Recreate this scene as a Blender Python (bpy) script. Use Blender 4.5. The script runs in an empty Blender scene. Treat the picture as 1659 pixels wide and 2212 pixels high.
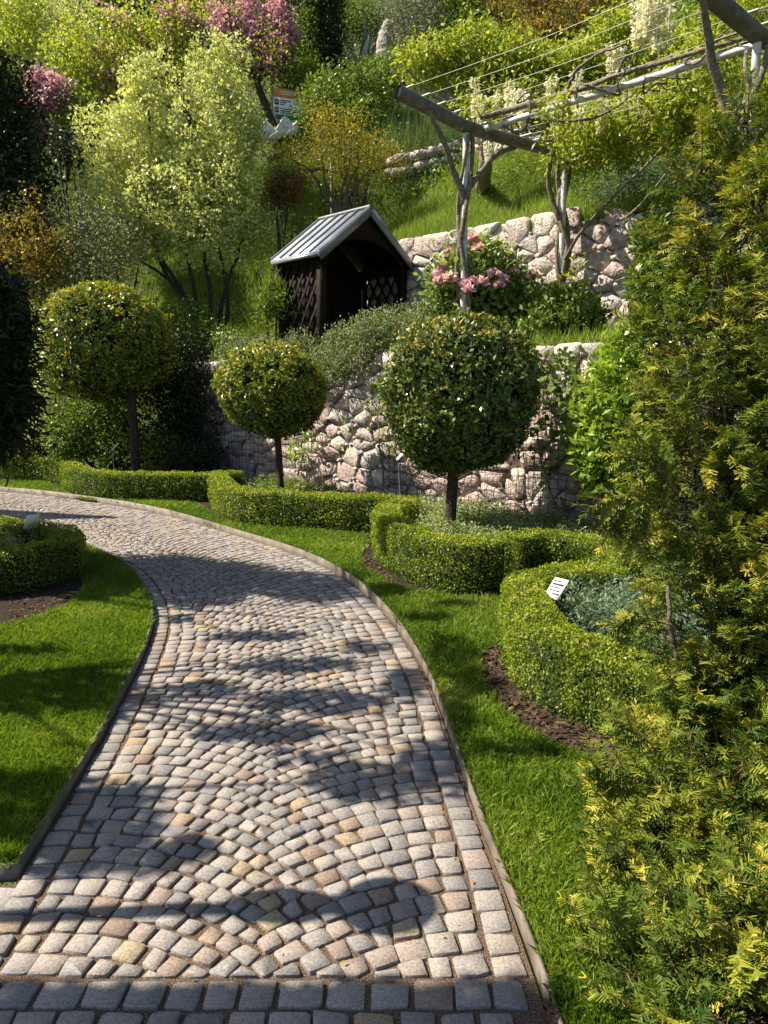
import bpy, math, random
import numpy as np
from mathutils import Vector

rng = np.random.default_rng(11)
random.seed(11)
scene = bpy.context.scene
COL = scene.collection

# ------------------------------------------------------------------ camera
CAM_H = 1.6
PITCH = math.radians(9.4)
FP = 2212 * 26 / 36.0
SP, CP = math.sin(PITCH), math.cos(PITCH)
cam_d = bpy.data.cameras.new("camera")
cam_d.sensor_fit = 'VERTICAL'
cam_d.sensor_height = 36.0
cam_d.lens = 26.0
cam_d.clip_start = 0.05
cam_d.clip_end = 800
cam = bpy.data.objects.new("camera", cam_d)
cam.location = (0, 0, CAM_H)
cam.rotation_euler = (math.radians(90) - PITCH, 0, 0)
COL.objects.link(cam)
scene.camera = cam

# ------------------------------------------------------------------ light
SUN_EL = math.radians(49)
sun_h = np.array([-0.996, 0.09])
SUN = np.array([sun_h[0] * math.cos(SUN_EL), sun_h[1] * math.cos(SUN_EL), math.sin(SUN_EL)])
SUN /= np.linalg.norm(SUN)
world = bpy.data.worlds.new("World")
scene.world = world
world.use_nodes = True
wn = world.node_tree.nodes
wn.clear()
sky = wn.new("ShaderNodeTexSky")
sky.sky_type = 'NISHITA'
sky.sun_disc = False
sky.sun_elevation = SUN_EL
sky.sun_rotation = math.atan2(SUN[0], SUN[1])
bg = wn.new("ShaderNodeBackground")
bg.inputs[1].default_value = 0.065
wo = wn.new("ShaderNodeOutputWorld")
world.node_tree.links.new(sky.outputs[0], bg.inputs[0])
world.node_tree.links.new(bg.outputs[0], wo.inputs[0])
sun_d = bpy.data.lights.new("sun", 'SUN')
sun_d.energy = 5.0
sun_d.angle = math.radians(0.5)
sun_d.color = (1.0, 0.885, 0.70)
sun_o = bpy.data.objects.new("sun", sun_d)
sun_o.rotation_euler = Vector(-SUN).to_track_quat('-Z', 'Y').to_euler()
sun_o.location = (-20, 0, 30)
COL.objects.link(sun_o)
scene.view_settings.view_transform = 'Standard'
scene.view_settings.look = 'None'
scene.view_settings.exposure = 1.18
scene.view_settings.gamma = 1.0
scene.view_settings.use_curve_mapping = False
scene.cycles.max_bounces = 6
scene.cycles.transparent_max_bounces = 4


# ------------------------------------------------------------------ projection helpers (survey of the photograph)
def uv(px, py):
    return (px - 829.5) / FP, (1106 - py) / FP


def G(px, py, h=0.0):
    u, v = uv(px, py)
    z = (h - CAM_H) / (-SP + v * CP)
    return np.array([u * z, z * (CP + v * SP), h])


def at(px, py, z):
    u, v = uv(px, py)
    return np.array([u * z, z * (CP + v * SP), CAM_H + z * (-SP + v * CP)])


def project(P):
    P = np.atleast_2d(P)
    q = P - np.array([0, 0, CAM_H])
    z = q[:, 1] * CP - q[:, 2] * SP
    v = (q[:, 1] * SP + q[:, 2] * CP) / np.maximum(z, 1e-6)
    u = q[:, 0] / np.maximum(z, 1e-6)
    return 829.5 + u * FP, 1106 - v * FP, z


# ------------------------------------------------------------------ mesh helpers
class MB:
    def __init__(s):
        s.V = []; s.F = {}; s.n = 0; s.T = {}

    def add(s, V, F, tint=0.5):
        V = np.asarray(V, float).reshape(-1, 3)
        if isinstance(F, np.ndarray):
            groups = {F.shape[1]: F}
        else:
            groups = {}
            for f in F:
                groups.setdefault(len(f), []).append(f)
        k0 = s.n
        s.V.append(V); s.n += len(V)
        for k, f in groups.items():
            f = np.asarray(f, int) + k0
            s.F.setdefault(k, []).append(f)
            t = np.asarray(tint, float)
            s.T.setdefault(k, []).append(np.full(len(f), float(t)) if t.ndim == 0 else t)
        return k0

    def mesh(s, name, origin=(0, 0, 0), smooth=False):
        me = bpy.data.meshes.new(name)
        V = (np.concatenate(s.V) if s.V else np.zeros((0, 3))) - np.asarray(origin)
        me.vertices.add(len(V))
        me.vertices.foreach_set("co", V.astype(np.float32).ravel())
        loops = []; starts = []; tint = []; pos = 0
        for k in s.F:
            f = np.concatenate(s.F[k])
            loops.append(f.ravel())
            starts.append(pos + k * np.arange(len(f)))
            pos += k * len(f)
            tint.append(np.concatenate(s.T[k]))
        loops = np.concatenate(loops).astype(np.int32)
        starts = np.concatenate(starts).astype(np.int32)
        me.loops.add(len(loops))
        me.loops.foreach_set("vertex_index", loops)
        me.polygons.add(len(starts))
        me.polygons.foreach_set("loop_start", starts)
        at_ = me.attributes.new("tint", 'FLOAT', 'FACE')
        at_.data.foreach_set("value", np.concatenate(tint).astype(np.float32))
        me.update(calc_edges=True)
        me.validate()
        if smooth:
            me.polygons.foreach_set("use_smooth", np.ones(len(me.polygons), bool))
        return me

    def build(s, name, mat, parent=None, smooth=False, kind=None):
        o0 = wloc(parent) if parent else np.zeros(3)
        me = s.mesh(name, o0, smooth)
        if mat: me.materials.append(mat)
        o = bpy.data.objects.new(name, me)
        COL.objects.link(o)
        if parent: o.parent = parent
        if kind: o["kind"] = kind
        return o


def wloc(o):
    p = np.zeros(3)
    while o:
        p += np.array(o.location); o = o.parent
    return p


def thing(name, label, cat, loc=(0, 0, 0), group=None):
    o = bpy.data.objects.new(name, None)
    o.empty_display_size = 0.2
    o.location = tuple(float(c) for c in loc)
    COL.objects.link(o)
    o["label"] = label; o["category"] = cat
    if group: o["group"] = group
    return o


def tag(o, label, cat, group=None):
    o["label"] = label; o["category"] = cat
    if group: o["group"] = group
    return o


def nrm(A):
    A = np.asarray(A, float)
    return A / np.maximum(np.linalg.norm(A, axis=-1, keepdims=True), 1e-9)


def tube(mb, pts, radii, sides=6, tint=0.5, cap=True):
    pts = np.asarray(pts, float)
    n = len(pts)
    radii = np.full(n, float(radii)) if np.ndim(radii) == 0 else np.asarray(radii, float)
    tang = nrm(np.gradient(pts, axis=0))
    ref = np.array([0.13, 0.31, 0.94])
    if abs(tang[0] @ ref) > 0.9: ref = np.array([0.95, 0.2, 0.1])
    X = nrm(np.cross(tang[0], ref)); V = []
    ang = np.linspace(0, 2 * np.pi, sides, endpoint=False)
    for i in range(n):
        X = nrm(X - tang[i] * (X @ tang[i])); Y = np.cross(tang[i], X)
        V.append(pts[i] + radii[i] * (np.cos(ang)[:, None] * X + np.sin(ang)[:, None] * Y))
    V = np.concatenate(V)
    i = np.arange(n - 1)[:, None] * sides; j = np.arange(sides)[None]; j2 = (j + 1) % sides
    F = np.stack([(i + j), (i + j2), (i + sides + j2), (i + sides + j)], -1).reshape(-1, 4)
    k0 = mb.add(V, F, tint)
    if cap:
        s = sides
        mb.add(np.concatenate([V[:s], V[-s:]]), [list(range(s))[::-1], list(range(s, 2 * s))], tint)


def box(mb, c, size, ax=(1, 0, 0), up=(0, 0, 1), tint=0.5):
    ax = nrm(np.array(ax, float)); up = np.array(up, float)
    ay = nrm(np.cross(up, ax)); az = np.cross(ax, ay)
    s = np.array(size) / 2
    V = [np.array(c) + sx * s[0] * ax + sy * s[1] * ay + sz * s[2] * az for sz in (-1, 1) for sy in (-1, 1) for sx in (-1, 1)]
    F = np.array([[0, 2, 3, 1], [4, 5, 7, 6], [0, 1, 5, 4], [2, 6, 7, 3], [0, 4, 6, 2], [1, 3, 7, 5]])
    mb.add(V, F, tint)


def curve(pts, n=24):
    """smooth curve through points (Catmull-Rom)"""
    P = np.asarray(pts, float)
    if len(P) < 3:
        t = np.linspace(0, 1, n)[:, None]
        return P[0] * (1 - t) + P[-1] * t
    Q = np.concatenate([[2 * P[0] - P[1]], P, [2 * P[-1] - P[-2]]])
    out = []
    m = max(2, n // (len(P) - 1))
    for i in range(len(P) - 1):
        t = np.linspace(0, 1, m, endpoint=False)[:, None]
        a, b, c, d = Q[i], Q[i + 1], Q[i + 2], Q[i + 3]
        out.append(0.5 * (2 * b + (c - a) * t + (2 * a - 5 * b + 4 * c - d) * t ** 2 + (3 * b - a - 3 * c + d) * t ** 3))
    out.append(P[-1:])
    return np.concatenate(out)


def resample(P, step):
    d = np.r_[0, np.cumsum(np.linalg.norm(np.diff(P, axis=0), axis=1))]
    n = max(2, int(round(d[-1] / step)) + 1)
    s = np.linspace(0, d[-1], n)
    return np.stack([np.interp(s, d, P[:, k]) for k in range(P.shape[1])], 1), s


def inside(poly, X, Y):
    poly = np.asarray(poly)[:, :2]
    r = np.zeros(len(X), bool)
    x1, y1 = poly[-1]
    for x2, y2 in poly:
        c = ((y1 > Y) != (y2 > Y)) & (X < (x2 - x1) * (Y - y1) / (y2 - y1 + 1e-12) + x1)
        r ^= c
        x1, y1 = x2, y2
    return r


def leaves(mb, P, D, N, L, W, tint):
    D = nrm(D); S = nrm(np.cross(D, N)); N2 = np.cross(S, D)
    L = np.asarray(L)[..., None] if np.ndim(L) else L
    W = np.asarray(W)[..., None] if np.ndim(W) else W
    n = len(P)
    V = np.stack([P, P + .5 * L * D + .5 * W * S + .12 * W * N2, P + L * D - .12 * L * N2, P + .5 * L * D - .5 * W * S + .12 * W * N2], 1).reshape(-1, 3)
    F = np.arange(4 * n).reshape(n, 4)
    mb.add(V, F, tint)


def rdir(n):
    return nrm(rng.normal(size=(n, 3)))


def ell_points(ells, n, shell=0.8, lump=0.16):
    """points near the lumpy surface of a union of ellipsoids -> positions, outward directions"""
    vol = np.array([(e[1][0] * e[1][1] * e[1][2]) ** 0.7 for e in ells])
    cnt = rng.multinomial(n, vol / vol.sum())
    Ps, Os = [], []
    for (c, r), k in zip(ells, cnt):
        if k == 0: continue
        d = rdir(k)
        K = rng.normal(size=(7, 3)) * np.array([2.2, 2.6, 3, 3.6, 4.2, 5.5, 6.5])[:, None]
        ph = rng.uniform(0, 6.28, 7)
        amp = np.cos(d @ K.T + ph) @ (np.array([1, .9, .8, .7, .6, .5, .4]) / 2.6)
        rad = shell + (1 - shell) * rng.uniform(0, 1, k) ** 0.5
        deep = rng.uniform(0, 1, k) < 0.2
        rad = np.where(deep, rng.uniform(.35, shell, k), rad)
        rr = rad * (1 + lump * amp)
        Ps.append(np.asarray(c) + d * np.asarray(r) * rr[:, None])
        Os.append(nrm(d / np.asarray(r)))
    return np.concatenate(Ps), np.concatenate(Os)


def foliage(mb, ells, n, per=9, L=.05, W=.025, spread=.09, shell=.8, lump=.16, up=.35, rnd=.8, tipk=0.0, cut=None):
    """n sprigs of `per` leaves"""
    C, O = ell_points(ells, n, shell, lump)
    if cut is not None:
        m = cut(C); C, O = C[m], O[m]
    n = len(C)
    tb = rng.uniform(0, 1, n)
    C = np.repeat(C, per, 0); O = np.repeat(O, per, 0); tb = np.repeat(tb, per)
    m = len(C)
    P = C + rng.normal(size=(m, 3)) * spread * .5
    D = nrm(O * .55 + rdir(m) * rnd + np.array([0, 0, up]))
    N = nrm(O * .7 + np.array([0, 0, .5]) + rdir(m) * .8)
    t = np.clip(.55 * tb + .45 * rng.uniform(0, 1, m) + tipk * (O[:, 2] * .5), 0, 1)
    s = rng.uniform(.65, 1.25, m)
    leaves(mb, P, D, N, L * s, W * s, t)


# ------------------------------------------------------------------ materials
def new_mat(name):
    m = bpy.data.materials.new(name)
    m.use_nodes = True
    nt = m.node_tree
    nt.nodes.clear()
    out = nt.nodes.new("ShaderNodeOutputMaterial")
    return m, nt, out


def ramp(nt, stops, src, interp='LINEAR'):
    r = nt.nodes.new("ShaderNodeValToRGB")
    r.color_ramp.interpolation = interp
    el = r.color_ramp.elements
    while len(el) > 1: el.remove(el[-1])
    el[0].position = stops[0][0]; el[0].color = (*stops[0][1], 1)
    for p, c in stops[1:]:
        e = el.new(p); e.color = (*c, 1)
    nt.links.new(src, r.inputs[0])
    return r.outputs[0]


def leaf_mat(name, stops, rough=.45, trans=.35, spec=.35):
    m, nt, out = new_mat(name)
    a = nt.nodes.new("ShaderNodeAttribute"); a.attribute_name = "tint"
    c = ramp(nt, stops, a.outputs["Fac"])
    p = nt.nodes.new("ShaderNodeBsdfPrincipled")
    p.inputs["Roughness"].default_value = rough
    p.inputs["Specular IOR Level"].default_value = spec
    nt.links.new(c, p.inputs["Base Color"])
    t = nt.nodes.new("ShaderNodeBsdfTranslucent")
    h = nt.nodes.new("ShaderNodeMixRGB"); h.blend_type = 'MULTIPLY'; h.inputs[0].default_value = 1
    h.inputs[2].default_value = (1.25, 1.25, .7, 1)
    nt.links.new(c, h.inputs[1]); nt.links.new(h.outputs[0], t.inputs[0])
    mx = nt.nodes.new("ShaderNodeMixShader"); mx.inputs[0].default_value = trans
    nt.links.new(p.outputs[0], mx.inputs[1]); nt.links.new(t.outputs[0], mx.inputs[2])
    nt.links.new(mx.outputs[0], out.inputs[0])
    return m


def surf_mat(name, stops, scale=8, detail=5, rough=.8, bump=.3, bscale=40, src='noise', metal=0, spec=.3, tintmix=None, bdist=.02, interp='LINEAR'):
    """noise-driven colour + bump; src: noise | tint | random picks the ramp input"""
    m, nt, out = new_mat(name)
    tc = nt.nodes.new("ShaderNodeTexCoord")
    geo = nt.nodes.new("ShaderNodeNewGeometry")
    n1 = nt.nodes.new("ShaderNodeTexNoise"); n1.inputs["Scale"].default_value = scale; n1.inputs["Detail"].default_value = detail
    nt.links.new(geo.outputs["Position"], n1.inputs["Vector"])
    if src == 'tint':
        a = nt.nodes.new("ShaderNodeAttribute"); a.attribute_name = "tint"; s = a.outputs["Fac"]
    elif src == 'random':
        a = nt.nodes.new("ShaderNodeObjectInfo"); s = a.outputs["Random"]
    else:
        s = n1.outputs["Fac"]
    col = ramp(nt, stops, s, interp)
    if src != 'noise':
        g = ramp(nt, [(.3, (.62, .62, .62)), (.5, (.95, .95, .95)), (.72, (1.3, 1.28, 1.25))], n1.outputs["Fac"])
        mm = nt.nodes.new("ShaderNodeMixRGB"); mm.blend_type = 'MULTIPLY'; mm.inputs[0].default_value = 1 if tintmix is None else tintmix
        nt.links.new(col, mm.inputs[1]); nt.links.new(g, mm.inputs[2]); col = mm.outputs[0]
    p = nt.nodes.new("ShaderNodeBsdfPrincipled")
    p.inputs["Roughness"].default_value = rough; p.inputs["Metallic"].default_value = metal
    p.inputs["Specular IOR Level"].default_value = spec
    nt.links.new(col, p.inputs["Base Color"])
    n2 = nt.nodes.new("ShaderNodeTexNoise"); n2.inputs["Scale"].default_value = bscale; n2.inputs["Detail"].default_value = 6
    nt.links.new(geo.outputs["Position"], n2.inputs["Vector"])
    b = nt.nodes.new("ShaderNodeBump"); b.inputs["Strength"].default_value = bump; b.inputs["Distance"].default_value = bdist
    nt.links.new(n2.outputs["Fac"], b.inputs["Height"]); nt.links.new(b.outputs[0], p.inputs["Normal"])
    nt.links.new(p.outputs[0], out.inputs[0])
    return m


COB = [(0, (.17, .163, .168)), (.2, (.21, .20, .20)), (.45, (.255, .237, .228)), (.68, (.285, .258, .238)), (.82, (.26, .218, .198)), (.91, (.205, .155, .13)), (.96, (.31, .245, .165)), (1, (.245, .235, .215))]
M = {}
M['cob_o'] = surf_mat("cobble_stone", COB, scale=120, detail=7, rough=.75, bump=.55, bscale=160, src='random', bdist=.004)
M['cob_t'] = surf_mat("cobble_stone_mass", COB, scale=120, detail=7, rough=.75, bump=.55, bscale=160, src='tint', bdist=.004)
M['grit'] = surf_mat("joint_grit", [(.34, (.018, .011, .008)), (.5, (.085, .055, .037)), (.62, (.26, .19, .145))], scale=260, detail=3, rough=.95, bump=1, bscale=260, bdist=.006)
M['soil'] = surf_mat("dark_soil", [(.3, (0.013, 0.008, 0.005)), (.55, (0.033, 0.020, 0.013)), (.75, (0.066, 0.042, 0.027))], scale=60, detail=6, rough=1, bump=1, bscale=70, bdist=.03)
M['turf'] = surf_mat("turf_base", [(.3, (.03, .06, .010)), (.7, (.075, .125, .02))], scale=30, rough=1, bump=.8, bscale=150, bdist=.02)
M['hill'] = surf_mat("hill_soil", [(.3, (.03, .05, .012)), (.5, (.06, .09, .02)), (.68, (.10, .10, .04))], scale=2.5, detail=8, rough=1, bump=1, bscale=18, bdist=.08)
M['chink'] = surf_mat("chink_stone", [(0, (.33, .27, .255)), (.5, (.47, .40, .375)), (1, (.55, .50, .45))], scale=16, detail=8, rough=.9, bump=.9, bscale=30, src='tint', bdist=.025)
M['wallst'] = surf_mat("porphyry_stone", [(0, (.37, .295, .28)), (.25, (.44, .355, .34)), (.5, (.53, .45, .425)), (.7, (.43, .395, .375)), (.85, (.58, .53, .47)), (1, (.36, .32, .325))], scale=16, detail=8, rough=.9, bump=.9, bscale=30, src='random', bdist=.025)
M['mortar'] = surf_mat("wall_mortar", [(.3, (.10, .085, .075)), (.7, (.26, .22, .20))], scale=12, rough=1, bump=.8, bscale=40)
M['steel'] = surf_mat("edging_steel", [(.3, (0.085, 0.068, 0.055)), (.6, (0.170, 0.145, 0.123)), (.8, (0.255, 0.230, 0.204))], scale=7, detail=8, rough=.6, bump=.2, bscale=60, metal=.2)
M['grass'] = leaf_mat("lawn_grass", [(0, (0.05, 0.105, 0.008)), (0.5, (0.115, 0.205, 0.014)), (0.85, (0.23, 0.31, 0.035)), (1, (0.36, 0.38, 0.12))], rough=.5, trans=.4)
M['meadow'] = leaf_mat("meadow_grass", [(0, (0.081, 0.138, 0.017)), (0.5, (0.196, 0.287, 0.034)), (0.85, (0.322, 0.380, 0.057)), (1, (0.483, 0.460, 0.184))], rough=.6, trans=.4)
M['tallgrass'] = leaf_mat("blue_grass", [(0, (.06, .12, .05)), (.6, (.14, .22, .09)), (1, (.25, .30, .14))], rough=.6, trans=.35)
M['box'] = leaf_mat("box_leaves", [(0, (.055, .10, .008)), (.4, (.15, .22, .014)), (.75, (.28, .34, .022)), (1, (.40, .41, .05))], rough=.45, trans=.35)
M['core'] = surf_mat("hedge_core", [(.3, (.012, .022, .005)), (.7, (.03, .045, .008))], scale=40, rough=1, bump=1, bscale=60)
M['bark'] = surf_mat("bark", [(.3, (.06, .047, .035)), (.7, (.17, .14, .11))], scale=25, detail=6, rough=.95, bump=1, bscale=45, bdist=.02)
M['barkd'] = surf_mat("dark_bark", [(.3, (.025, .019, .014)), (.7, (.075, .056, .042))], scale=25, detail=6, rough=.95, bump=1, bscale=45, bdist=.02)
M['vine'] = surf_mat("wisteria_bark", [(.3, (.10, .083, .06)), (.7, (.27, .23, .18))], scale=30, detail=6, rough=.9, bump=1, bscale=50, bdist=.015)
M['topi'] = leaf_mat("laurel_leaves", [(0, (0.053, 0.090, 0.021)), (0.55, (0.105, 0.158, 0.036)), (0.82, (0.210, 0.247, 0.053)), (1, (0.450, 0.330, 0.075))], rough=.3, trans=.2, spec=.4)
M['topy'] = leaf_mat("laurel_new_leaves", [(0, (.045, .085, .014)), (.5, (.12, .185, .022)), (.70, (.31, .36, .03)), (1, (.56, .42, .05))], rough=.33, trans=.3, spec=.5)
M['pitto'] = leaf_mat("variegated_leaves", [(0, (.22, .27, .085)), (.35, (.44, .49, .17)), (.7, (.66, .68, .31)), (1, (.78, .77, .47))], rough=.45, trans=.35)
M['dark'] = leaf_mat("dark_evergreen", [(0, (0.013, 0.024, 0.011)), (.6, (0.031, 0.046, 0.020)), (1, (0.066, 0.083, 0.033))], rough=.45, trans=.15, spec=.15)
M['green'] = leaf_mat("green_leaves", [(0, (0.05, 0.09, 0.015)), (0.5, (0.12, 0.19, 0.028)), (1, (0.25, 0.32, 0.055))], rough=.45, trans=.35)
M['bright'] = leaf_mat("bright_laurel", [(0, (0.08, 0.15, 0.018)), (0.5, (0.2, 0.32, 0.03)), (1, (0.44, 0.5, 0.08))], rough=.35, trans=.4, spec=.5)
M['lime'] = leaf_mat("wisteria_leaves", [(0, (.11, .17, .02)), (.5, (.29, .36, .04)), (1, (.54, .55, .10))], rough=.45, trans=.45)
M['orange'] = leaf_mat("orange_leaves", [(0, (.10, .11, .022)), (.45, (.21, .19, .035)), (.78, (.34, .20, .04)), (1, (.44, .16, .045))], rough=.45, trans=.4)
M['gold'] = leaf_mat("pomegranate_leaves", [(0, (.13, .15, .022)), (.5, (.29, .27, .03)), (.85, (.46, .29, .04)), (1, (.52, .18, .04))], rough=.4, trans=.4)
M['russet'] = leaf_mat("russet_leaves", [(0, (.07, .05, .02)), (.5, (.16, .085, .035)), (1, (.28, .16, .06))], rough=.5, trans=.3)
M['grey'] = leaf_mat("grey_green_leaves", [(0, (0.1, 0.12, 0.065)), (0.5, (0.24, 0.26, 0.14)), (1, (0.42, 0.42, 0.25))], rough=.55, trans=.3)
M['sage'] = leaf_mat("herb_leaves", [(0, (0.088, 0.127, 0.050)), (0.5, (0.209, 0.275, 0.110)), (1, (0.407, 0.462, 0.198))], rough=.55, trans=.3)
M['blue'] = leaf_mat("lavender_leaves", [(0, (0.046, 0.086, 0.057)), (.5, (0.115, 0.184, 0.115)), (1, (0.230, 0.310, 0.196))], rough=.55, trans=.3)
M['teu'] = leaf_mat("germander_leaves", [(0, (.06, .09, .035)), (.5, (.16, .21, .085)), (1, (.33, .37, .17))], rough=.55, trans=.3)
M['peol'] = leaf_mat("peony_leaves", [(0, (.08, .14, .03)), (.5, (.20, .28, .07)), (1, (.38, .44, .15))], rough=.45, trans=.35)
M['olive'] = leaf_mat("olive_leaves", [(0, (.06, .075, .05)), (.5, (.15, .17, .12)), (1, (.30, .32, .24))], rough=.5, trans=.25)
M['pinkf'] = leaf_mat("judas_blossom", [(0, (.36, .15, .29)), (.5, (.52, .27, .45)), (1, (.68, .45, .61))], rough=.6, trans=.4)
M['peony'] = leaf_mat("peony_petals", [(0, (.52, .17, .40)), (.4, (.76, .42, .62)), (1, (.87, .74, .82))], rough=.6, trans=.35)
M['white'] = leaf_mat("white_petals", [(0, (.50, .47, .38)), (.5, (.70, .67, .58)), (1, (.85, .83, .78))], rough=.6, trans=.35)
M['yew'] = leaf_mat("yew_needles", [(0, (.030, .062, .014)), (.4, (.10, .155, .022)), (.72, (.24, .275, .032)), (.92, (.42, .39, .05)), (1, (.52, .44, .07))], rough=.6, trans=.3, spec=.15)
M['twig'] = surf_mat("yew_twig", [(.3, (.12, .075, .035)), (.7, (.28, .18, .09))], scale=30, rough=.9, bump=.5)
M['wood'] = surf_mat("dark_stained_wood", [(.3, (.007, .0045, .0035)), (.7, (.019, .012, .009))], scale=14, rough=.75, bump=.4, bscale=30, spec=.15)
M['zinc'] = surf_mat("zinc_roof", [(.3, (.26, .30, .37)), (.5, (.42, .46, .53)), (.7, (.58, .61, .66))], scale=3, detail=8, rough=.36, bump=.12, bscale=14, metal=.35)
M['zincd'] = surf_mat("zinc_edge", [(.3, (.13, .145, .165)), (.7, (.22, .235, .25))], scale=5, rough=.45, bump=.1, metal=.3)
M['paint'] = surf_mat("white_painted_pipe", [(.3, (.34, .34, .33)), (.5, (.55, .56, .58)), (.7, (.68, .69, .71))], scale=14, detail=8, rough=.5, bump=.25)
M['beam'] = surf_mat("grey_beam", [(.3, (.09, .085, .075)), (.7, (.20, .19, .17))], scale=12, detail=7, rough=.6, bump=.3, bscale=30, metal=.3)
M['black'] = surf_mat("pipe_shade_black", [(0, (.006, .006, .006)), (1, (.012, .012, .012))], rough=.9, bump=0)
M['wire'] = surf_mat("galvanised_wire", [(0, (.26, .26, .24)), (1, (.42, .42, .39))], rough=.5, metal=.3, bump=0)
M['rust'] = surf_mat("rusty_wire", [(.3, (.10, .05, .04)), (.7, (.21, .11, .09))], scale=30, rough=.9, bump=.2)
M['plate'] = surf_mat("label_plate", [(0, (.72, .73, .76)), (1, (.82, .83, .85))], rough=.35, bump=0)
M['ink'] = surf_mat("label_ink", [(0, (.03, .035, .05)), (1, (.05, .055, .07))], rough=.6, bump=0)
M['stake'] = surf_mat("label_stake", [(0, (.16, .17, .17)), (1, (.28, .29, .29))], rough=.5, metal=.4, bump=0)
M['signo'] = surf_mat("sign_orange", [(0, (.70, .26, .04)), (1, (.76, .30, .06))], rough=.5, bump=0)
M['signw'] = surf_mat("sign_white", [(0, (.70, .70, .68)), (1, (.80, .80, .78))], rough=.5, bump=0)
M['signg'] = surf_mat("sign_green", [(0, (.02, .17, .07)), (1, (.03, .21, .09))], rough=.5, bump=0)
M['redp'] = surf_mat("red_panel", [(0, (.50, .10, .10)), (1, (.58, .15, .14))], rough=.6, bump=0)
M['rock'] = surf_mat("grey_rock", [(.3, (.16, .145, .13)), (.5, (.30, .28, .26)), (.7, (.46, .44, .41))], scale=5, detail=9, rough=.95, bump=1, bscale=9, bdist=.1)
M['agave'] = leaf_mat("agave_leaves", [(0, (.10, .17, .16)), (.6, (.26, .36, .36)), (1, (.46, .54, .52))], rough=.4, trans=.1)
M['chip'] = surf_mat("bark_chips", [(0, (0.018, 0.012, 0.008)), (.5, (0.054, 0.033, 0.021)), (1, (0.120, 0.078, 0.051))], scale=40, rough=1, bump=.4, src='tint')

# ------------------------------------------------------------------ terrain
R2 = math.sqrt(.5)


def sstep(x, a, b):
    t = np.clip((x - a) / (b - a), 0, 1)
    return t * t * (3 - 2 * t)


def hill_h(x, y):
    x = np.asarray(x, float); y = np.asarray(y, float)
    a = (x + y) * R2; b = (x - y) * R2
    d1 = a - 7.0
    d2 = (y + .15 * x - 12.62) / 1.011
    d = np.maximum(d1, d2)
    far = lambda q: np.where(q < 5, .5 * (q - 2), np.where(q < 9, 1.5 + .72 * (q - 5), 4.38 + .92 * (q - 9)))
    up_w = np.interp(d, [-99, .05, .1, 1.9, 1.95, 2.0], [0, 0, 2.03, 2.32, 2.34, 3.72]) + np.where(d > 2, far(d), 0)
    no_w = np.interp(d, [-99, .05, .1, .9, 2.0], [0, 0, 2.03, 2.16, 2.75]) + np.where(d > 2, far(d), 0) + np.interp(d, [2, 4.5], [0, .97])
    left = np.where(d > 0, .55 * d, 0) + np.where(d > 2, far(d) * .62, 0)
    w_up = sstep(b, -10.6, -10.0)
    w_wall = sstep(b, -12.6, -11.2)
    h = w_wall * (w_up * up_w + (1 - w_up) * no_w) + (1 - w_wall) * left
    bumps = .10 * np.sin(1.3 * x + .7 * y) + .08 * np.sin(2.1 * y - 1.7 * x) + .2 * np.sin(.37 * x - .5 * y + 1)
    return h + np.where(d > 2.2, bumps * np.clip((d - 2.2) / 3, 0, 1), 0)


def T(px, py, z0=6.0, z1=60):
    """where the sight line through a point of the photograph meets the hillside"""
    zs = np.arange(z0, z1, .05)
    u, v = uv(px, py)
    X, Y, Z = u * zs, zs * (CP + v * SP), CAM_H + zs * (-SP + v * CP)
    k = np.nonzero(Z < hill_h(X, Y))[0]
    z = zs[k[0]] if len(k) else z1
    return at(px, py, z), z


def depth_of(P):
    return project(P)[2][0]


avals = np.concatenate([np.array([-400, -200, -100, -60, -40, -25, -15]), np.arange(-10, 7, 1.0), [7.04, 7.05, 7.1, 7.3, 7.9, 8.5, 8.89, 8.95, 9.0, 9.3], np.arange(9.7, 24, .5), np.arange(24, 60, 2), [70, 90, 140, 250]])
bvals = np.concatenate([[-300, -150, -90, -60], np.arange(-45, 12, .5), [15, 25, 45, 90, 200]])
A, B = np.meshgrid(avals, bvals, indexing='ij')
X, Y = (A + B) * R2, (A - B) * R2
Hh = hill_h(np.clip(X, -60, 60), np.clip(Y, -60, 70)) - 0.012
mb = MB()
na, nb = len(avals), len(bvals)
i = np.arange(na - 1)[:, None] * nb; j = np.arange(nb - 1)[None]
mb.add(np.stack([X, Y, Hh], -1).reshape(-1, 3), np.stack([i + j, i + nb + j, i + nb + j + 1, i + j + 1], -1).reshape(-1, 4))
mb.build("ground", M['hill'], kind="structure", smooth=False)

# ------------------------------------------------------------------ path
LD = [(0, 1122), (60, 1138), (130, 1165), (200, 1190), (270, 1225), (300, 1250), (325, 1290), (337, 1330), (330, 1380), (305, 1440), (270, 1510), (225, 1600), (165, 1700), (110, 1800), (35, 1905), (-90, 2130)]
RD = [(0, 1063), (100, 1072), (200, 1086), (300, 1102), (400, 1125), (500, 1155), (600, 1185), (680, 1215), (750, 1255), (800, 1295), (850, 1350), (890, 1410), (930, 1490), (965, 1590), (1000, 1700), (1040, 1810), (1080, 1920), (1130, 2040), (1165, 2150), (1185, 2212)]
GL = np.array([G(*q)[:2] for q in LD])[::-1]
GR = np.array([G(*q)[:2] for q in RD])[::-1]
GL = np.concatenate([[[-1.15, .3], [-1.15, 1.0]], GL, [[-5.6, 9.75], [-6.6, 10.55], [-8.2, 11.6], [-10, 12.6]]])
GR = np.concatenate([[[.43, .3], [.43, 1.0]], GR, [[-7.2, 12.35], [-8.9, 13.3], [-10.6, 14.1]]])
GLc, _ = resample(curve(GL, 240), .04)
GRc, _ = resample(curve(GR, 240), .04)


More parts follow.
